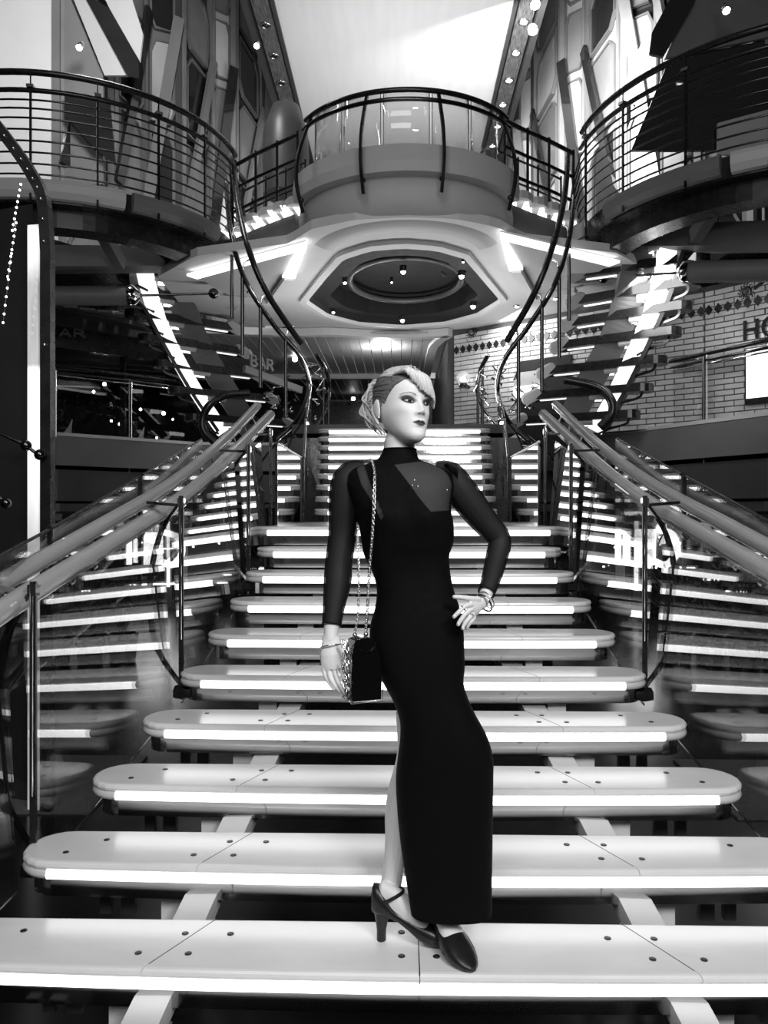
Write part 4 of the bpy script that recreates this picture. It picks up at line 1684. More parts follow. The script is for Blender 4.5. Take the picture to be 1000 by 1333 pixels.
# ------------------------------------------------------------------ arched steel and glass frame on the near left
t = thing('arched_glass_frame', 'dark riveted arch frame with mirrored steel column at the left edge', 'frame', (-1.95, 4.1, 0))
D = 4.05
f = MB()
q = PL([(-70, 105, D), (-20, 145, D), (18, 192, D), (42, 228, D), (57, 262, D), (62, 330, D)])
path = crv(q, 8)
z0 = path[-1]
path += [Vector((z0.x + .0, z0.y, lerp(z0.z, 0.02, k / 6))) for k in range(1, 7)]
f.sweep(path, .055, .06, (0, 1, 0))
ar = f.build('arch', 'black', t)
f = MB()
for k in range(2, len(path) - 1, 3):
    f.ball(path[k] + Vector((-.0, -.035, 0)), .009, 8)
f.build('rivets', 'chrome', ar)
f = MB()
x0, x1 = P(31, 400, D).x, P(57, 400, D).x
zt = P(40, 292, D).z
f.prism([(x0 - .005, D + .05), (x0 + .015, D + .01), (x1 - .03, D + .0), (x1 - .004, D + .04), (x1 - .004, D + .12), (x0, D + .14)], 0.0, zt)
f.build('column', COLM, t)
f = MB()
a = P(-60, 270, D + .1)
f.add([(x0, D + .1, 0.02), (x0, D + .1, zt + .15), (a.x, D + .25, zt + .15), (a.x, D + .25, 0.02)], [(0, 1, 2, 3)])
f.build('dark_glass_pane', 'facet_d', t)
for bl, ln in (((8, 655),), ((-10, 640), (8, 655))), (((34, 580), (52, 592)), ((2, 565), (34, 580), (52, 594))):
    f = MB()
    for px, py in bl:
        f.ball(P(px, py, D - .05), .03, 10)
    f.tube([P(px, py, D - .05) for px, py in ln], .01, 6)
    f.build('spider_clamp', 'dsteel', t)
for k, (xx, ya, yb) in enumerate(((16, 290, 360), (10, 330, 420), (22, 240, 300))):
    f = MB()
    for j in range(9):
        f.ball(P(lerp(xx + 5, xx - 6, j / 8), lerp(ya, yb, j / 8), D - .1), .0065, 6)
    g = f.build('bead_string', 'tube', t)
    f = MB()
    f.tube([P(xx + 5, ya, D - .1), P(xx - 6, yb, D - .1)], .002, 4)
    f.build('wire', 'dsteel', g)

# ------------------------------------------------------------------ the woman on the lowest full step
D0 = 2.30
PX = D0 / 1000.0                      # metres per photograph pixel at her depth
TREAD = TUBE0 + .0445
M['dress'] = mat('black_crepe', 0.0022, 0.8, spec=0.12, noise=0.3, scale=60)
M['sheer'] = sheer_mat('black_chiffon', 0.004, 0.14, 0.6, 0.2)
M['sheer2'] = sheer_mat('black_chiffon_single', 0.004, 0.24, 0.6, 0.2)
M['satin'] = mat('black_satin_shoe', 0.012, 0.32, noise=0.2, scale=30)
M['patent'] = mat('black_patent', 0.004, 0.10, coat=0.5, noise=0.2, scale=8)
M['silver'] = mat('silver', 0.85, 0.18, metal=1.0)
person = thing('person', 'woman in long black dress posing with one hand on her hip on the lit stair', 'person', (P(560, 1210, 2.25).x, 2.25, TREAD))


def interp(xs, ys, q):
    """monotone-ish cubic through samples"""
    xs, ys, q = map(np.asarray, (xs, ys, q))
    m = np.gradient(ys, xs)
    i = np.clip(np.searchsorted(xs, q) - 1, 0, len(xs) - 2)
    h = xs[i + 1] - xs[i]
    t = np.clip((q - xs[i]) / h, 0, 1)
    return (ys[i] * (2 * t ** 3 - 3 * t ** 2 + 1) + ys[i + 1] * (-2 * t ** 3 + 3 * t ** 2) + m[i] * h * (t ** 3 - 2 * t ** 2 + t) + m[i + 1] * h * (t ** 3 - t ** 2))


# --- head, in its own frame: x to her left, y forward, z up, origin between the ears at eye height
HZ = [-.119, -.115, -.108, -.098, -.086, -.07, -.055, -.04, -.02, 0, .02, .045, .065, .082, .095, .104, .109]
HF = [.066, .077, .0845, .0870, .0850, .0850, .0855, .0845, .0838, .0845, .0885, .0900, .0830, .0670, .0440, .0220, .004]
HB = [.030, .018, .004, -.012, -.028, -.046, -.062, -.076, -.090, -.097, -.099, -.096, -.086, -.070, -.046, -.022, -.004]
HW = [.010, .019, .0285, .0375, .0455, .0530, .0590, .0645, .0705, .0735, .0745, .0735, .0670, .0545, .0370, .0190, .004]


def head_surface():
    nz, nt = 110, 120
    zs = np.interp(np.linspace(0, 1, nz), [0, .12, .9, 1], [-.1188, -.106, .095, .1088])
    fr, bk, wd = interp(HZ, HF, zs), interp(HZ, HB, zs), interp(HZ, HW, zs)
    th = np.linspace(0, 2 * np.pi, nt, endpoint=False)
    rings = []
    for z, f, b, w in zip(zs, fr, bk, wd):
        yc = f * .45 + b * .55
        s, c = np.sin(th), np.cos(th)
        p = 2.25
        x = w * np.sign(s) * np.abs(s) ** (2 / p)
        y = np.where(c > 0, yc + (f - yc) * np.abs(c) ** (2 / 2.35), yc - (yc - b) * np.abs(c) ** (2 / 2.2))
        front = np.clip((y - .02) / .04, 0, 1)
        g = lambda x0, z0, sx, sz, A: A * np.exp(-((x - x0) / sx) ** 2 - ((z - z0) / sz) ** 2)
        dy = 0
        # nose: bridge, ridge, tip, wings
        if -.052 < z < .02:
            prof = np.interp(z, [-.050, -.043, -.037, -.030, -.022, -.010, .002, .014], [0, .004, .0165, .0215, .0185, .0125, .0075, .002])
            sx = np.interp(z, [-.045, -.03, -.01, .01], [.0115, .0095, .0080, .0085])
            dy = dy + prof * np.exp(-(x / sx) ** 2)
        for q in (-1, 1):
            dy = dy + g(q * .0125, -.036, .0065, .0065, .0075)          # wing
            dy = dy + g(q * .031, -.001, .0150, .0105, -.0085)          # socket
            dy = dy + g(q * .031, -.001, .0105, .0060, .0050)           # lid over the eyeball
            dy = dy + g(q * .030, .017, .018, .006, .0022)              # brow
            dy = dy + g(q * .043, -.030, .017, .014, .0040)             # cheekbone
            dy = dy + g(q * .040, -.062, .012, .018, -.0020)            # hollow of the cheek
            dy = dy + g(q * .010, -.0595, .0085, .0035, .0042)          # upper lip
        dy = dy + g(0, -.0605, .016, .0035, .0022) + g(0, -.0705, .0145, .0042, .0062)   # lips
        dy = dy + g(0, -.0650, .020, .0014, -.0022)
        dy = dy + g(0, -.0515, .0030, .006, -.0012)                     # philtrum
        dy = dy + g(0, -.0805, .014, .004, -.0025) + g(0, -.099, .014, .010, .0045)
        y = y + dy * front
        rings.append(np.stack([x, y, np.full_like(x, z)], 1))
    return rings


HEAD_YAW, HEAD_PITCH, HEAD_ROLL = R(34), R(8), R(4)
HM = Matrix.Translation(P(525, 530, D0)) @ Matrix.Rotation(HEAD_ROLL, 4, 'Y') @ Matrix.Rotation(HEAD_YAW, 4, 'Z') @ Matrix.Rotation(-HEAD_PITCH, 4, 'X') @ Matrix(((1, 0, 0, 0), (0, -1, 0, 0), (0, 0, 1, 0), (0, 0, 0, 1)))
H = lambda x, y, z: HM @ Vector((x, y, z))

hr = head_surface()
sk = MB()
sk.loft([[H(*v) for v in r] for r in hr])
# ears
for q in (-1, 1):
    c = Vector((q * .071, -.004, -.014))
    ear = []
    for k in range(9):
        a = math.pi * k / 8
        rr = .030 * math.sin(a) * .62 + .001
        zz = .030 * math.cos(a)
        ear.append([H(*(c + Vector((q * (.009 + .006 * math.sin(a)) * 1 + q * .005 * math.cos(b) * 0 + q * .004 * math.sin(b), rr * math.cos(b) * .95 - .010 - zz * .12, zz)))) for b in [2 * math.pi * j / 12 for j in range(12)]])
    sk.loft(ear)
# neck
nk = [(522, 560, .036, .046), (519.5, 574, .045, .050), (520, 588, .0485, .050), (521, 600, .052, .054), (520, 612, .07, .06), (519, 625, .09, .07)]
rings = []
for px, py, a, b in nk:
    c = P(px, py, D0 + .012)
    rings.append([c + Vector((a * math.cos(t), b * math.sin(t), 0)) for t in [2 * math.pi * j / 32 for j in range(32)]])
sk.loft(rings)

# torso and dress: rings from the silhouette  (py, left px, right px, centre depth offset, half depth)
TR = [(585, 499.5, 542, .012, .0525), (592, 496, 543.5, .012, .055), (599, 489, 548, .012, .060), (604, 478, 560, .012, .068), (609, 462, 575, .012, .078), (616, 452, 587, .012, .088), (628, 449, 592, .010, .098),
      (645, 455, 589, .006, .110), (662, 462, 587, .000, .122), (682, 467, 590, .000, .126), (706, 471, 590, .004, .117), (722, 474, 585, .008, .107), (742, 484, 585.5, .010, .100), (765, 490.5, 590, .010, .103),
      (790, 488.5, 598, .010, .114), (815, 482, 602.5, .010, .124), (845, 483, 604, .008, .128), (868, 489, 604.5, .004, .126), (885, 498, 603, .000, .122), (905, 509, 608, -.004, .118), (932, 519.5, 620, -.01, .115),
      (960, 521, 635, -.014, .112), (982, 518.5, 641, -.016, .110), (1010, 515.5, 641.5, -.016, .108), (1050, 517, 641, -.016, .105), (1100, 522, 640.5, -.016, .103), (1150, 529.5, 640, -.035, .082), (1187, 535, 640, -.05, .070)]
tq = np.array(TR)
ys_ = np.concatenate([np.linspace(585, 602, 20), np.linspace(602, 680, 150)[1:], np.linspace(680, 760, 40)[1:], np.linspace(760, 1187, 90)[1:]])
col = lambda k: interp(tq[:, 0], tq[:, k], ys_)
xl_, xr_, dc_, hd_ = col(1), col(2), col(3), col(4)
NT = 240
NF = 480


def dress_ring(i, shrink=0.0, n=2.5):
    y, d = ys_[i], D0 + dc_[i]
    a, b = P(xl_[i], y, d), P(xr_[i], y, d)
    hw, c = (b.x - a.x) / 2 - shrink, (a + b) / 2
    hd = hd_[i] - shrink
    out = []
    nn = lerp(2.1, 2.7, min(1, max(0, (y - 600) / 60)))
    for k in range(NF):
        t = 2 * math.pi * k / NF
        x = hw * math.copysign(abs(math.cos(t)) ** (2 / nn), math.cos(t))
        yy = hd * math.copysign(abs(math.sin(t)) ** (2 / nn), math.sin(t))
        # bust, waist hollow at the back
        if math.sin(t) < 0:
            for q in (-.42, .46):
                yy -= .018 * math.exp(-((x / hw - q) / .30) ** 2 - ((y - 668) / 20) ** 2)
        else:
            yy += .022 * math.exp(-((y - 838) / 45) ** 2) - .02 * math.exp(-((y - 745) / 40) ** 2)
        out.append(Vector((c.x + x, c.y + yy, c.z)))
    # even spacing round the ring
    acc = [0.0]
    for k in range(NF):
        acc.append(acc[-1] + (out[(k + 1) % NF] - out[k]).length)
    xs = [v.x for v in out] + [out[0].x]
    ysx = [v.y for v in out] + [out[0].y]
    q = np.linspace(0, acc[-1], NT, endpoint=False)
    return [Vector((a_, b_, c.z)) for a_, b_ in zip(np.interp(q, acc, xs), np.interp(q, acc, ysx))]


drings = [dress_ring(i) for i in range(len(ys_))]
# skin under the dress down to the hips
sk.loft([dress_ring(i, .006 if ys_[i] > 596 else .003) for i in range(0, len(ys_), 3) if ys_[i] < 900])


def limb(pts, n=16, sub=5):
    c = crv([P(p[0], p[1], p[2]) for p in pts], sub)
    rr = crv([Vector((p[3], 0, 0)) for p in pts], sub)
    return c, [v.x * PX for v in rr]


ARM_R = [(476, 609, 2.315, 8), (466, 612, 2.315, 13), (457, 618, 2.315, 17.5), (452, 630, 2.315, 20.5), (450, 655, 2.32, 21), (446, 695, 2.325, 17.5), (441, 735, 2.31, 17), (439.5, 758, 2.295, 17), (435, 788, 2.27, 13.5), (431.5, 818, 2.25, 11.2), (431, 835, 2.24, 11)]
ARM_L = [(566, 609, 2.315, 8), (577, 612, 2.315, 13), (587, 619, 2.315, 17), (597, 634, 2.317, 19.5), (613, 656, 2.33, 19.5), (633, 681, 2.345, 17), (650, 703, 2.35, 14.8), (646, 728, 2.32, 13.5), (639, 755, 2.27, 11.5), (630, 780, 2.225, 9.2), (624, 789, 2.21, 9)]
for A_ in (ARM_R, ARM_L):
    c, r = limb(A_)
    sk.tube(c, [v - .0035 for v in r], 16)
# right-hand (image left) hand hanging by the bag
FR = 3.35


def finger(pts, r0=FR, r1=2.6):
    c = crv([P(*p) for p in pts], 4)
    n = len(c)
    sk.tube(c, [lerp(r0, r1, k / (n - 1)) * PX for k in range(n)], 10)
    sk.ball(c[-1], r1 * PX * 1.0, 8)


def palm(rows):
    rings = []
    for (ax, ay, ad, bx, by, bd, th) in rows:
        a, b = P(ax, ay, ad), P(bx, by, bd)
        c, h = (a + b) / 2, (b - a) / 2
        nrm = Vector((0, 1, 0))
        rings.append([c + h * math.cos(t) + nrm * th * math.sin(t) for t in [2 * math.pi * j / 16 for j in range(16)]])
    sk.loft(rings)


palm([(420.5, 826, 2.245, 442.5, 828, 2.245, .020), (418.5, 838, 2.235, 445.5, 838, 2.235, .019), (416.8, 852, 2.225, 448, 850, 2.215, .017), (417.5, 864, 2.22, 447.5, 862, 2.205, .015), (421, 872, 2.215, 444, 870, 2.20, .012)])
finger([(421, 862, 2.22), (423, 878, 2.21), (429, 889, 2.20), (435, 897, 2.19)], 3.3, 2.3)
finger([(427, 864, 2.215), (430, 882, 2.20), (437, 893, 2.19), (443, 900, 2.185)])
finger([(434, 864, 2.21), (438, 882, 2.195), (444, 894, 2.18), (449, 902, 2.175)])
finger([(441, 862, 2.205), (446, 876, 2.18), (450, 886, 2.165), (452, 895, 2.16)])
finger([(441, 842, 2.215), (447, 853, 2.195), (450.5, 864, 2.175), (452, 874, 2.16)], 3.7, 2.8)
# left hand on the hip
palm([(638, 781, 2.225, 626, 793, 2.22, .016), (631, 778, 2.21, 622, 801, 2.205, .016), (622, 777, 2.195, 614, 805, 2.19, .015), (613, 780, 2.18, 608, 803, 2.18, .013)])
finger([(614, 787, 2.175), (606, 789, 2.160), (597, 797, 2.150), (591, 803, 2.150)])
finger([(615, 793, 2.178), (608, 797, 2.162), (600, 807, 2.155), (596.5, 813, 2.155)])
finger([(616, 799, 2.182), (611, 804, 2.168), (605, 812, 2.163), (602.5, 818, 2.165)])
finger([(618, 803, 2.19), (614.5, 808, 2.178), (610, 813, 2.175), (608, 818, 2.178)], 3.1, 2.2)
finger([(624, 780, 2.195), (611, 779, 2.175), (600, 777.5, 2.165), (591.5, 777, 2.165)], 3.8, 2.7)
# legs
LEG_R = [(548, 930, 2.33, 33), (541, 985, 2.33, 25), (529, 1030, 2.335, 24), (522.5, 1060, 2.335, 21.8), (518, 1092, 2.335, 17), (514, 1122, 2.33, 14.4), (510, 1145, 2.325, 14), (506, 1165, 2.315, 13.5), (505, 1178, 2.31, 12.5)]
LEG_L = [(578, 930, 2.29, 28), (596, 985, 2.28, 25), (596, 1060, 2.28, 24), (592, 1130, 2.265, 15), (590, 1175, 2.26, 13.5), (588, 1190, 2.26, 13.5)]
for A_ in (LEG_R, LEG_L):
    c, r = limb(A_)
    sk.tube(c, r, 16)


# feet and shoes
def foot_frame(heel, toe):
    o = Vector((heel.x, heel.y, TREAD))
    e = Vector((toe.x, toe.y, TREAD)) - o
    e.normalize()
    w = Vector((-e.y, e.x, 0))
    return lambda u, v, z: o + e * u + w * v + Vector((0, 0, z))


SH = [(-.009, .088, .150, .014), (-.004, .082, .166, .024), (.012, .078, .164, .0315), (.036, .074, .138, .0335), (.055, .070, .112, .0335), (.075, .062, .098, .032), (.105, .040, .086, .035), (.135, .016, .078, .041), (.165, .004, .070, .0455), (.195, .002, .052, .044), (.220, .003, .038, .036), (.240, .004, .026, .024), (.252, .006, .018, .010)]
FT = [(.004, .087, .15, .014), (.022, .083, .175, .023), (.05, .078, .165, .026), (.08, .068, .150, .029), (.105, .048, .122, .031), (.13, .026, .098, .035), (.16, .012, .074, .038), (.19, .010, .05, .032)]


def foot_rings(F, tab):
    rings = []
    for u, z0, z1, hw in tab:
        h, zc = (z1 - z0) / 2, (z0 + z1) / 2
        ring = []
        for j in range(24):
            t = 2 * math.pi * j / 24
            sx = math.cos(t)
            sz = math.sin(t)
            x = hw * math.copysign(abs(sx) ** .8, sx) * (1.0 if sz < 0 or u < .06 else 1 - .25 * sz * sz)
            z = zc + h * math.copysign(abs(sz) ** (.55 if sz < 0 else .9), sz)
            ring.append(F(u, x, z))
        rings.append(ring)
    return rings


FB = foot_frame(P(488, 1219, 2.292), P(600, 1226, 2.262))
FF = foot_frame(P(556, 1201, 2.345), P(611, 1256, 2.14))
for F in (FB, FF):
    sk.loft(foot_rings(F, FT))

# unite the skin into one continuous surface
base = sk.build('body', mat('tmp', .5))
rm = base.modifiers.new('remesh', 'REMESH')
rm.mode = 'VOXEL'
rm.voxel_size = 0.0021
rm.adaptivity = 0.0
sm_ = base.modifiers.new('smooth', 'SMOOTH')
sm_.factor = .5
sm_.iterations = 3
dg = bpy.context.evaluated_depsgraph_get()
me = bpy.data.meshes.new_from_object(base.evaluated_get(dg))
bpy.data.objects.remove(base)
nv = len(me.vertices)
co = np.empty(nv * 3)
me.vertices.foreach_get('co', co)
co = co.reshape(-1, 3)
inv = np.array(HM.inverted())
lc = co @ inv[:3, :3].T + inv[:3, 3]
x, y, z = lc[:, 0], lc[:, 1], lc[:, 2]
ax = np.abs(x)
val = np.full(nv, 0.76)
face = (y > .035) & (z > -.125) & (z < .13)


def soft(d, e):
    return np.clip(d / e, 0, 1)


def dab(mask, v):
    global val
    val = val * (1 - mask) + v * mask


# softly darker along the cheek hollow
dab(.22 * np.exp(-(((ax - .052) * .9 + (z + .030) * .45) / .012) ** 2 - ((z + .034 - (ax - .05) * .4) / .013) ** 2) * (z < .0) * (y > .0), .30)
# smoky eyes with a wing
ex = (ax - .0325)
tilt = ex * .22
e1 = (ex / .0205) ** 2 + ((z - .0035 - tilt) / .0085) ** 2
dab(soft(1.55 - e1, .9) * face * .94, .03)
e2 = (ex / .016) ** 2 + ((z + .003 - tilt) / .0055) ** 2
dab(soft(1.2 - e2, .5) * face, .03)
# thin arched brows
bz = .0215 - ((ax - .037) / .020) ** 2 * .0058 + (ax > .037) * -.001
br = np.abs(z - bz) / np.interp(ax, [.014, .03, .055], [.0022, .0018, .0010])
dab(soft(1.4 - br, .6) * (ax > .014) * (ax < .055) * face * .85, .10)
# lips
top = -.0580 - (ax / .0235) ** 2 * .0062 + .0014 * np.exp(-((ax - .006) / .005) ** 2) - .0014 * np.exp(-(ax / .003) ** 2)
bot = -.0748 + (ax / .0235) ** 2 * .0105
lip = np.minimum(soft(top - z, .0012), soft(z - bot, .0012)) * (ax < .0238) * face
dab(lip, .07)
dab(np.exp(-((z + .0650 + (ax / .022) ** 2 * .0012) / .0010) ** 2) * (ax < .022) * face * .8, .012)
# nostrils
dab(np.exp(-((ax - .0075) / .0035) ** 2 - ((z + .0400) / .0020) ** 2) * face * .9, .02)
# finger nails are painted pale by their own meshes; hair-covered scalp stays dark
scalp = (z > np.interp(y, [-.1, -.02, .02, .05, .075, .09], [-.06, -.03, .012, .045, .066, .075])) & (z < .14) & (np.abs(y) < .14) & (ax < .09) & (z > -.06) & ~((np.abs(y + .008) < .034) & (z < .022) & (ax > .060))
dab(scalp * 1.0, .14)
att = me.color_attributes.new('tone', 'FLOAT_COLOR', 'POINT')
buf = np.ones((nv, 4), dtype=np.float32)
buf[:, :3] = val[:, None]
att.data.foreach_set('color', buf.ravel())
skin = mat('skin', .7, .48, spec=.35)
nt = skin.node_tree
an = nt.nodes.new('ShaderNodeAttribute')
an.attribute_name = 'tone'
b_ = nt.nodes['Principled BSDF']
nt.links.new(an.outputs['Color'], b_.inputs['Base Color'])
b_.inputs['Subsurface Weight'].default_value = .12
b_.inputs['Subsurface Radius'].default_value = (.008, .008, .008)
b_.inputs['Subsurface Scale'].default_value = 1.0
me.materials.clear()
me.materials.append(skin)
me.polygons.foreach_set('use_smooth', [True] * len(me.polygons))
body = bpy.data.objects.new('body', me)
COL.objects.link(body)
attach(body, person)

# --- eyes: sclera, iris and lashes laid on the face
bm_h = bmesh.new()
bm_h.from_mesh(me)
tree = BVHTree.FromBMesh(bm_h)
bm_h.free()
hx = HM.to_3x3()


def on_face(x, z, out):
    o = H(x, .2, z)
    d = (hx @ Vector((0, -1, 0))).normalized()
    hit = tree.ray_cast(o, d)
    p = hit[0] if hit[0] is not None else H(x, .08, z)
    return p - d * out


M['sclera'] = mat('eye_white', .62, .15, coat=.6)
M['iris'] = mat('iris', .035, .1, coat=1.0)
M['pupil'] = mat('pupil', .002, .1, coat=1.0)
M['lash'] = mat('lash', .004, .6)
for q in (-1, 1):
    cx_, cz_ = q * .0318, -.0015
    th = [2 * math.pi * k / 28 for k in range(28)]
    wdt, up_, dn_ = .0132, .0050, .0034
    shape = lambda t, s_: (cx_ + wdt * math.cos(t) * s_, cz_ + ((up_ if math.sin(t) > 0 else dn_) * abs(math.sin(t)) ** 1.25 * math.copysign(1, math.sin(t))) * s_ + q * math.cos(t) * .0022 * s_)
    f = MB()
    rings = [[on_face(*shape(t, s_), .0006 + .0014 * (1 - s_ * s_)) for t in th] for s_ in (1, .75, .5, .25, .02)]
    f.loft(rings, cap0=False)
    e = f.build('eye', 'sclera', body)
    gx = cx_ + .0022                      # she looks to her left
    f = MB()
    rings = []
    for s_ in (1, .7, .4, .05):
        rings.append([on_face(gx + .0052 * math.cos(t) * s_, min(cz_ + .0002 + .0052 * math.sin(t) * s_, cz_ + .0043), .0026) for t in th])
    f.loft(rings, cap0=False)
    f.build('iris', 'iris', e)
    f = MB()
    f.loft([[on_face(gx + .0024 * math.cos(t) * s_, cz_ + .0004 + .0024 * math.sin(t) * s_, .0030) for t in th] for s_ in (1, .05)], cap0=False)
    f.build('pupil', 'pupil', e)
    f = MB()
    upper = [shape(math.pi * k / 14, 1.03) for k in range(15)]
    if q < 0:
        upper = upper[::-1]
    # outer wing
    ox, oz = upper[0]
    pts = [on_face(ox + q * .006, oz + .0035, .001)] + [on_face(a_, b__, .0022) for a_, b__ in upper]
    f.tube(pts, [.0004] + [lerp(.0018, .0008, k / 14) for k in range(15)], 6)
    lower = [shape(-math.pi * k / 14, 1.02) for k in range(15)]
    f.tube([on_face(a_, b__, .0010) for a_, b__ in lower], .0007, 5)
    f.build('lashes', 'lash', e)

# --- dress, with the sheer yoke cut out of the front
YOKE = [(513, 604), (546, 600), (592, 603), (592, 640), (589, 664), (561, 666), (546, 648), (530, 626)]
SLIV = [(463, 604), (474, 604), (484, 634), (500, 672), (496, 677), (484, 652), (470, 630)]


def inside(poly, px, py):
    r = False
    n = len(poly)
    for i in range(n):
        x1, y1 = poly[i]
        x2, y2 = poly[(i + 1) % n]
        if (y1 > py) != (y2 > py) and px < (x2 - x1) * (py - y1) / (y2 - y1) + x1:
            r = not r
    return r


dress, yoke = MB(), MB()
nr_ = len(drings)
allv = [v for r in drings for v in r]
fo, fs_ = [], []
for i in range(nr_ - 1):
    for k in range(NT):
        f4 = (i * NT + k, i * NT + (k + 1) % NT, (i + 1) * NT + (k + 1) % NT, (i + 1) * NT + k)
        c = sum((allv[j] for j in f4), Vector()) / 4
        front = c.y < D0 + dc_[i]
        # back to the picture to decide which cloth is sheer
        dx, dy = c.x - CX, c.y
        u = (dx * math.cos(YAW) + dy * math.sin(YAW)) / (dy * math.cos(YAW) - dx * math.sin(YAW))
        px, py = 500 + 1000 * u, 666.5 - 1000 * (c.z - ZC) / (dy * math.cos(YAW) - dx * math.sin(YAW))
        (fs_ if front and (inside(YOKE, px, py) or inside(SLIV, px, py)) else fo).append(f4)
dress.add(allv, fo, True)
dr = dress.build('dress', 'dress', person)
yoke.add([v for v in allv], fs_, True)
yk = yoke.build('sheer_yoke', 'sheer2', person)
bm_y = bmesh.new()
bm_y.from_mesh(yk.data)
bmesh.ops.delete(bm_y, geom=[v for v in bm_y.verts if not v.link_faces], context='VERTS')
bm_y.to_mesh(yk.data)
bm_y.free()
yk['label'] = 'sheer black chiffon yoke'
f = MB()
f.tube(drings[0], .0028, 6, True)
f.build('collar_edge', 'dress', dr)
for A_, lab in ((ARM_R, 'right'), (ARM_L, 'left')):
    c, r = limb(A_)
    n = len(c)
    if lab == 'right':
        c, r = c[:-6], r[:-6]
    else:
        c, r = c[:-7], r[:-7]
    f = MB()
    f.tube(c, [v * 1.03 + .0015 for v in r], 24, cap=False)
    s_ = f.build('sleeve', 'sheer', person)
    s_['label'] = 'sheer black chiffon sleeve'
    f = MB()
    cc, a_, b__ = c[-1], (c[-1] - c[-2]).normalized(), None
    o1 = a_.orthogonal().normalized()
    o2 = a_.cross(o1)
    f.tube([cc + (o1 * math.cos(t) + o2 * math.sin(t)) * (r[-1] * 1.03 + .0015) for t in [2 * math.pi * j / 20 for j in range(20)]], .0018, 5, True)
    f.build('cuff', 'dress', s_)
# gathered sleeve head
f = MB()
for k in range(5):
    f.tube(crv([P(578 + k * 3, 606 + k * .8, 2.29), P(584 + k * 2.6, 605.5 + k * 1.6, 2.262 - .004 * k), P(589 + k * 1.6, 616 + k * 2, 2.25)], 4), [.001, .003, .004, .0045, .0045, .004, .003, .002, .001], 6)
f.build('sleeve_gather', 'dress', person)
# rhinestones at the throat
for k, (px, py) in enumerate(((540, 625), (544, 633), (537, 632), (582, 638))):
    o = MB().ball(P(px, py, 2.178 if k < 3 else 2.2), .0035, 8).build('rhinestone', 'chrome', person)

# shoes
for F, lab in ((FB, 'rear'), (FF, 'front')):
    f = MB()
    f.loft(foot_rings(F, SH))
    sh = f.build('shoe', 'satin', person)
    f = MB()
    hr_ = []
    for z_, u0, u1, hw in ((.086, -.003, .050, .025), (.06, .002, .040, .020), (.03, .006, .034, .017), (.0, .006, .034, .017)):
        hr_.append([F(lerp(u0, u1, .5) + (u1 - u0) / 2 * math.cos(t), hw * math.sin(t), z_) for t in [2 * math.pi * j / 16 for j in range(16)]])
    f.loft(hr_)
    f.build('heel', 'satin', sh)
    f = MB()
    st = [F(.035, .033 * math.cos(math.pi * k / 10) * 1.0, .118 + .0 * k) + (F(.0, 0, 0) - F(0, 0, 0)) for k in range(11)]
    st = [F(.030 + .058 * math.sin(math.pi * k / 10), .0335 * math.cos(math.pi * k / 10), .125 + .026 * math.sin(math.pi * k / 10)) for k in range(11)]
    f.sweep(st, .004, .010)
    f.build('ankle_strap', 'satin', sh)

# --- hair: scalp layer and locks
M['hair'] = mat('blonde_hair', .58, .42, noise=.30, scale=90, stretch=(3, 3, .6))
M['hair_light'] = mat('light_blonde_hair', .72, .38, noise=.16, scale=70, stretch=(3, 3, .6))
M['hair_dark'] = mat('dark_roots', .13, .5, noise=.6, scale=110, stretch=(1, 1, 4))
f = MB()
cap = []
nt_ = len(hr[0])
rows = [r for r in hr if r[0][2] > -.065]
vs, keep = [], []
for r in rows:
    for v in r:
        x_, y_, z_ = v
        k_ = z_ > np.interp(y_, [-.1, -.03, 0, .03, .055, .078, .09], [-.062, -.045, .004, .030, .048, .066, .074])
        g_ = 1.0
        n_ = Vector((x_ / .073 ** 2, y_ / .095 ** 2, z_ / .12 ** 2)).normalized()
        off = .0045 if k_ else -.004
        vs.append(H(x_ + n_.x * off, y_ + n_.y * off, z_ + n_.z * off))
        keep.append(k_)
fs2 = []
for i in range(len(rows) - 1):
    for k in range(nt_):
        q_ = (i * nt_ + k, i * nt_ + (k + 1) % nt_, (i + 1) * nt_ + (k + 1) % nt_, (i + 1) * nt_ + k)
        if sum(keep[j] for j in q_) >= 2:
            fs2.append(q_)
f.add(vs, fs2, True)
f.add([vs[(len(rows) - 1) * nt_ + k] for k in range(nt_)], [tuple(range(nt_))], True)
hair = f.build('hair', 'hair_dark', person)
bmx = bmesh.new()
bmx.from_mesh(hair.data)
bmesh.ops.delete(bmx, geom=[v for v in bmx.verts if not v.link_faces], context='VERTS')
bmx.to_mesh(hair.data)
bmx.free()
hair['label'] = 'dark slicked roots at the temple'
rnd = random.Random(4)


def lock(mb, pts, r, flat=1.0, n=6):
    c = crv([H(*p) for p in pts], 5)
    m_ = len(c)
    rs = []
    for k in range(m_):
        t = k / (m_ - 1)
        rs.append(r * (min(1, .5 + t * 3) if t < .2 else 1) * (1 - max(0, t - .55) / .45 * .7))
    mb.tube(c, rs, n)


J = lambda s_: rnd.uniform(-s_, s_)
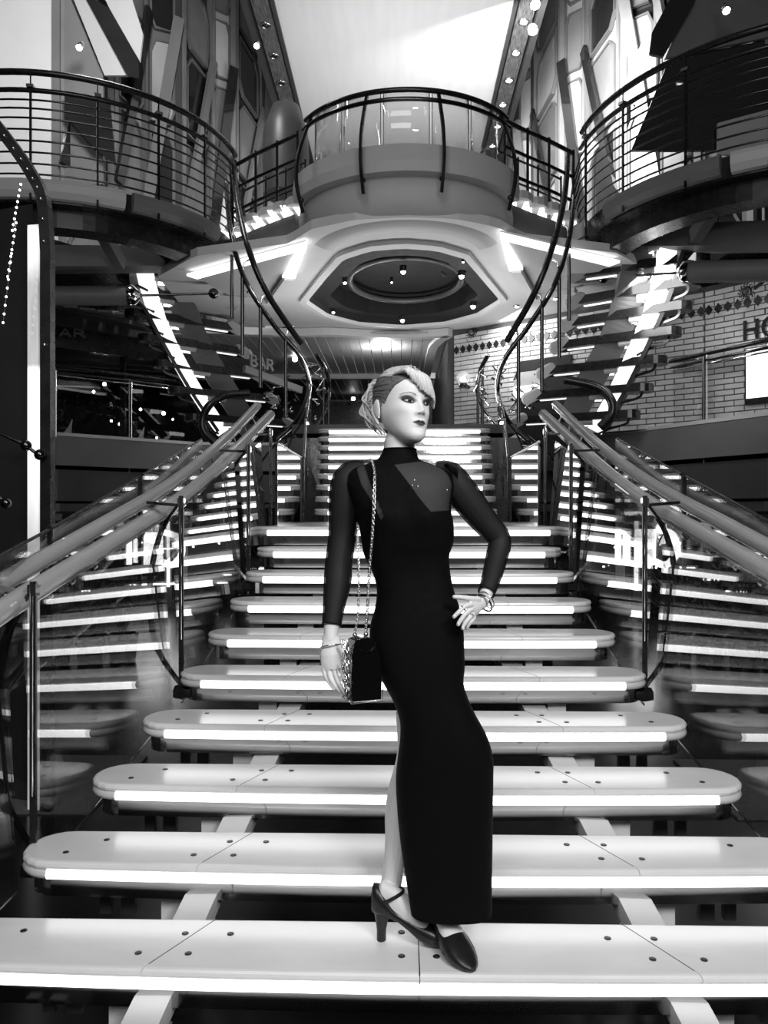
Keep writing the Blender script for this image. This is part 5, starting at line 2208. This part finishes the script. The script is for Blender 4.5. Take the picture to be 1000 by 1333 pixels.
# fringe swept from the parting at her right over the forehead
fr_ = MB()
for k in range(130):
    t = k / 129
    lay = rnd.random()
    sx, sy, sz = lerp(-.052, .012, t) + J(.004), lerp(.035, .030, t) + J(.01), lerp(.086, .104, t) + J(.003)
    exx = lerp(-.040, .079, t) + J(.004)
    ez = np.interp(exx, [-.04, -.02, 0, .03, .055, .08], [.068, .044, .024, .017, .011, -.006]) + J(.004) + lay * .006
    ey = np.interp(exx, [-.04, 0, .03, .06, .08], [.084, .097, .094, .074, .040]) + .004 + lay * .003
    mx, mz, my = lerp(sx, exx, .45), lerp(sz, ez, .38) + .006 + lay * .004, max(sy, ey) * .80 + .010 + lay * .004
    m2x, m2z, m2y = lerp(sx, exx, .78), lerp(sz, ez, .74) + .003, ey + .004 - abs(exx) * .02
    lock(fr_, [(sx, sy, sz), (mx, my, mz), (m2x, m2y, m2z), (exx, ey, ez)], rnd.uniform(.0042, .0066))
fr_.build('fringe', 'hair_light', hair)
# crown: locks from the parting back to the knot
cr_ = MB()
dk_ = MB()
for k in range(90):
    t = rnd.random()
    a = lerp(-1.25, 1.45, k / 89)
    sx, sz = .068 * math.sin(a), .040 + .073 * math.cos(a)
    sy = .045 - .012 * abs(a) + J(.008)
    ex_, ey_, ez_ = sx * .35 + J(.01), -.102 + J(.008), .055 + J(.02)
    mx, my, mz = sx * 1.10, -.03, sz + .012 - .004 * abs(a)
    dark = a < -1.0 or rnd.random() < .15
    lock(dk_ if dark else cr_, [(sx, sy, sz), (mx, my, mz), (lerp(mx, ex_, .6), -.078, lerp(mz, ez_, .5) + .010), (ex_, ey_, ez_)], rnd.uniform(.0028, .0046))
hl = [v for r in hr for v in r]
for k in range(70):
    q = -1 if k < 45 else 1
    z_ = lerp(.0, .056, (k % 45) / 44) + J(.002)
    yh = float(np.interp(z_, [0.0, .03, .048, .066, .075], [.010, .032, .052, .074, .078])) + J(.003)
    best = min((v for v in hl if v[0] * q > 0 and abs(v[2] - z_) < .004), key=lambda v: abs(v[1] - yh))
    x0 = best[0]
    lock(dk_, [(x0, yh, z_), (q * .077, yh * .3 - .010, max(z_, .02) * .98 + .006), (q * .070, -.055, lerp(z_, .05, .5) + .008), (q * .02, -.100, .052 + J(.02))], rnd.uniform(.0026, .0042))
for k in range(26):
    t = rnd.random()
    z_ = lerp(.030, .072, t) + J(.003)
    x0 = -lerp(.066, .046, t)
    lock(cr_, [(x0, .030 + J(.01), z_ + .006), (x0 * 1.13, -.01, z_ + .012), (x0 * 1.02, -.055, lerp(z_, .06, .5) + .012), (x0 * .3, -.106, .055 + J(.02))], rnd.uniform(.0016, .0030))
cr_.build('crown_locks', 'hair_light', hair)
d_ = dk_.build('side_locks', 'hair_dark', hair)
d_['label'] = 'dark locks swept back over the ear'
# loose knot at the back with falling ends
kn = MB()
for k in range(120):
    a = rnd.uniform(0, 6.28)
    sx, sz = .022 * math.cos(a), .055 + .028 * math.sin(a)
    fl = rnd.random()
    out = rnd.uniform(.020, .056)
    side = rnd.uniform(-.062, .03)
    ez_ = rnd.choice((-.02, -.04, -.06, .01)) + J(.012)
    lock(kn, [(sx, -.088, sz + .01), (sx + side * .35, -.100 - out * .8, sz + .018 + J(.01)), (side * .9, -.105 - out + J(.008), lerp(sz, ez_, .45) + .012), (side + J(.006), -.092 - out * .35, ez_ + .018), (side * 1.0 + J(.008), -.082 + J(.010), ez_)], rnd.uniform(.0026, .0046))
for k in range(24):
    lock(kn, [(J(.012), -.095, .085 + J(.008)), (J(.02) - .005, -.122 + J(.01), .104 + J(.008)), (-.012 + J(.02), -.150 + J(.012), .092 + J(.014)), (-.015 + J(.02), -.160 + J(.012), .066 + J(.02))], rnd.uniform(.0018, .003))
# wisps beside and below the ear
for k in range(26):
    s0 = -.060 + J(.006)
    lock(kn, [(s0, -.045 + J(.012), .03 + J(.01)), (s0 - .010, -.052 + J(.012), -.005), (s0 - .008 + J(.004), -.048 + J(.012), -.04), (s0 + .004 + J(.006), -.030 + J(.014), -.072 + J(.016))], rnd.uniform(.0018, .0032))
kn.build('knot', 'hair_light', hair)
# ear stud
MB().ball(H(-.085, -.004, -.042), .0042, 10).build('ear_stud', 'silver', person)

# jewellery
def ring_about(c, axis, r, t_, name, m_='silver'):
    axis = Vector(axis).normalized()
    a = axis.orthogonal().normalized()
    b = axis.cross(a)
    f = MB()
    f.tube([c + (a * math.cos(q) + b * math.sin(q)) * r for q in [2 * math.pi * j / 28 for j in range(28)]], t_, 6, True)
    return f.build(name, m_, person)


ring_about(P(431, 841, 2.236), P(431, 870, 2.22) - P(428, 815, 2.25) + Vector((.010, 0, 0)), .031, .0020, 'bracelet')
ring_about(P(631, 785, 2.218), P(614, 795, 2.19) - P(640, 775, 2.23), .0275, .0030, 'bracelet', 'chrome')
ring_about(P(634, 781, 2.222), P(614, 795, 2.19) - P(640, 775, 2.23), .0275, .0018, 'bracelet')
ring_about(P(603.5, 792, 2.157), P(591, 803, 2.15) - P(606, 789, 2.16), .0085, .0014, 'finger_ring')
ring_about(P(613, 799.5, 2.171), P(605, 812, 2.163) - P(616, 799, 2.18), .0085, .0014, 'finger_ring')
ring_about(P(445, 872, 2.186), P(450, 886, 2.165) - P(443, 866, 2.20), .009, .0016, 'finger_ring')
for px, py, d in ((446, 868, 2.172), (447.5, 874, 2.168), (449, 886, 2.155), (451, 890, 2.15)):
    MB().ball(P(px, py, d), .0048, 8).build('ring_stone', 'chrome', person)
# nails of the hand on the hip
for px, py, d in ((591.5, 802.5, 2.142), (597, 812.5, 2.147), (603, 817.5, 2.157)):
    MB().ball(P(px, py, d), .0055, 8, (.7, .35, 1.0)).build('nail', mat('pale_nail', .82, .15), person)

# ------------------------------------------------------------------ handbag on its chain
bag = thing('handbag', 'black patent clutch bag with silver edges on a chain, held beside her dress', 'bag', P(478, 914, 2.2))
bo = P(459, 915, 2.14)
byaw = R(24)
be, bn = Vector((math.cos(byaw), math.sin(byaw), 0)), Vector((-math.sin(byaw), math.cos(byaw), 0))
BP = lambda u, z_, t_: bo + be * u + bn * t_ + Vector((0, 0, z_))
prof = [(0, 0), (.088, 0), (.090, .05), (.086, .12), (.070, .165), (.05, .180), (.028, .180), (.010, .172), (.002, .14), (-.002, .06)]
f = MB()
f.loft([[BP(u * .97 + .001, z_ * .98 + .002, .0) for u, z_ in prof], [BP(u, z_, .006) for u, z_ in prof], [BP(u, z_, .055) for u, z_ in prof], [BP(u * .97 + .001, z_ * .98 + .002, .062) for u, z_ in prof]], smooth=False)
bb = f.build('bag_body', 'patent', bag, bevel=.004)
f = MB()
f.sweep([BP(u, z_, -.002) for u, z_ in ((.018, .176), (.02, .15), (.03, .14), (.055, .14), (.066, .15), (.068, .165))], .004, .003, (0, -1, 0))
f.build('flap_edge', 'patent', bb)
# gusset with silver scallops on the near-left end
for k, (t_, ph) in enumerate(((.004, 0), (.020, 1.5), (.036, .6), (.052, 2.0))):
    f = MB()
    f.tube([BP(-.004 - .0035 * abs(math.sin(q * 1.3 + ph)) - .004, .003 + .168 * q / 22, t_ + .004 * math.sin(q * 1.3 + ph)) for q in range(23)], .0018, 5)
    f.build('silver_scallop', 'silver', bb)
f = MB()
f.tube([BP(u, z_, .001) for u, z_ in ((-.006, .01), (-.004, -.002), (.09, -.002), (.092, .03))], .0018, 5)
f.build('silver_edge', 'silver', bb)
for u in (.018, .052):
    f = MB()
    f.ball(BP(u, .184, .03), .007, 8)
    f.build('chain_stud', 'silver', bb)


def chain(pts, name, q_=1.0):
    c = crv(pts, 24)
    # even spacing
    out, acc, step = [c[0]], 0, .0098 * q_
    for a, b in zip(c[:-1], c[1:]):
        L = (b - a).length
        while acc + L >= step:
            t = (step - acc) / L
            a = a.lerp(b, t)
            L = (b - a).length
            acc = 0
            out.append(a.copy())
        acc += L
    f = MB()
    for i in range(len(out) - 1):
        p, d = out[i], (out[i + 1] - out[i]).normalized()
        s1_ = d.cross(Vector((0, 1, .2))).normalized()
        s2_ = d.cross(s1_)
        e_ = s1_ if i % 2 else (s1_ * .5 + s2_ * .86)
        f.tube([p + d * q_ * .0078 * math.cos(q) + e_ * q_ * .0048 * math.sin(q) for q in [2 * math.pi * j / 10 for j in range(10)]], .0016 * q_, 5, True)
    return f.build(name, 'silver', bag)


chain([BP(.052, .19, .03), P(478.5, 790, 2.172), P(481, 745, 2.172), P(484.5, 700, 2.165), P(487, 655, 2.172), P(488, 625, 2.195), P(487, 610, 2.222), P(484, 600, 2.27), P(482, 599, 2.31), P(481, 612, 2.36)], 'chain', .85)
chain([BP(.018, .19, .03), P(466.5, 795, 2.18), P(467, 740, 2.19), P(466, 700, 2.22), P(465, 680, 2.25)], 'chain', .62)
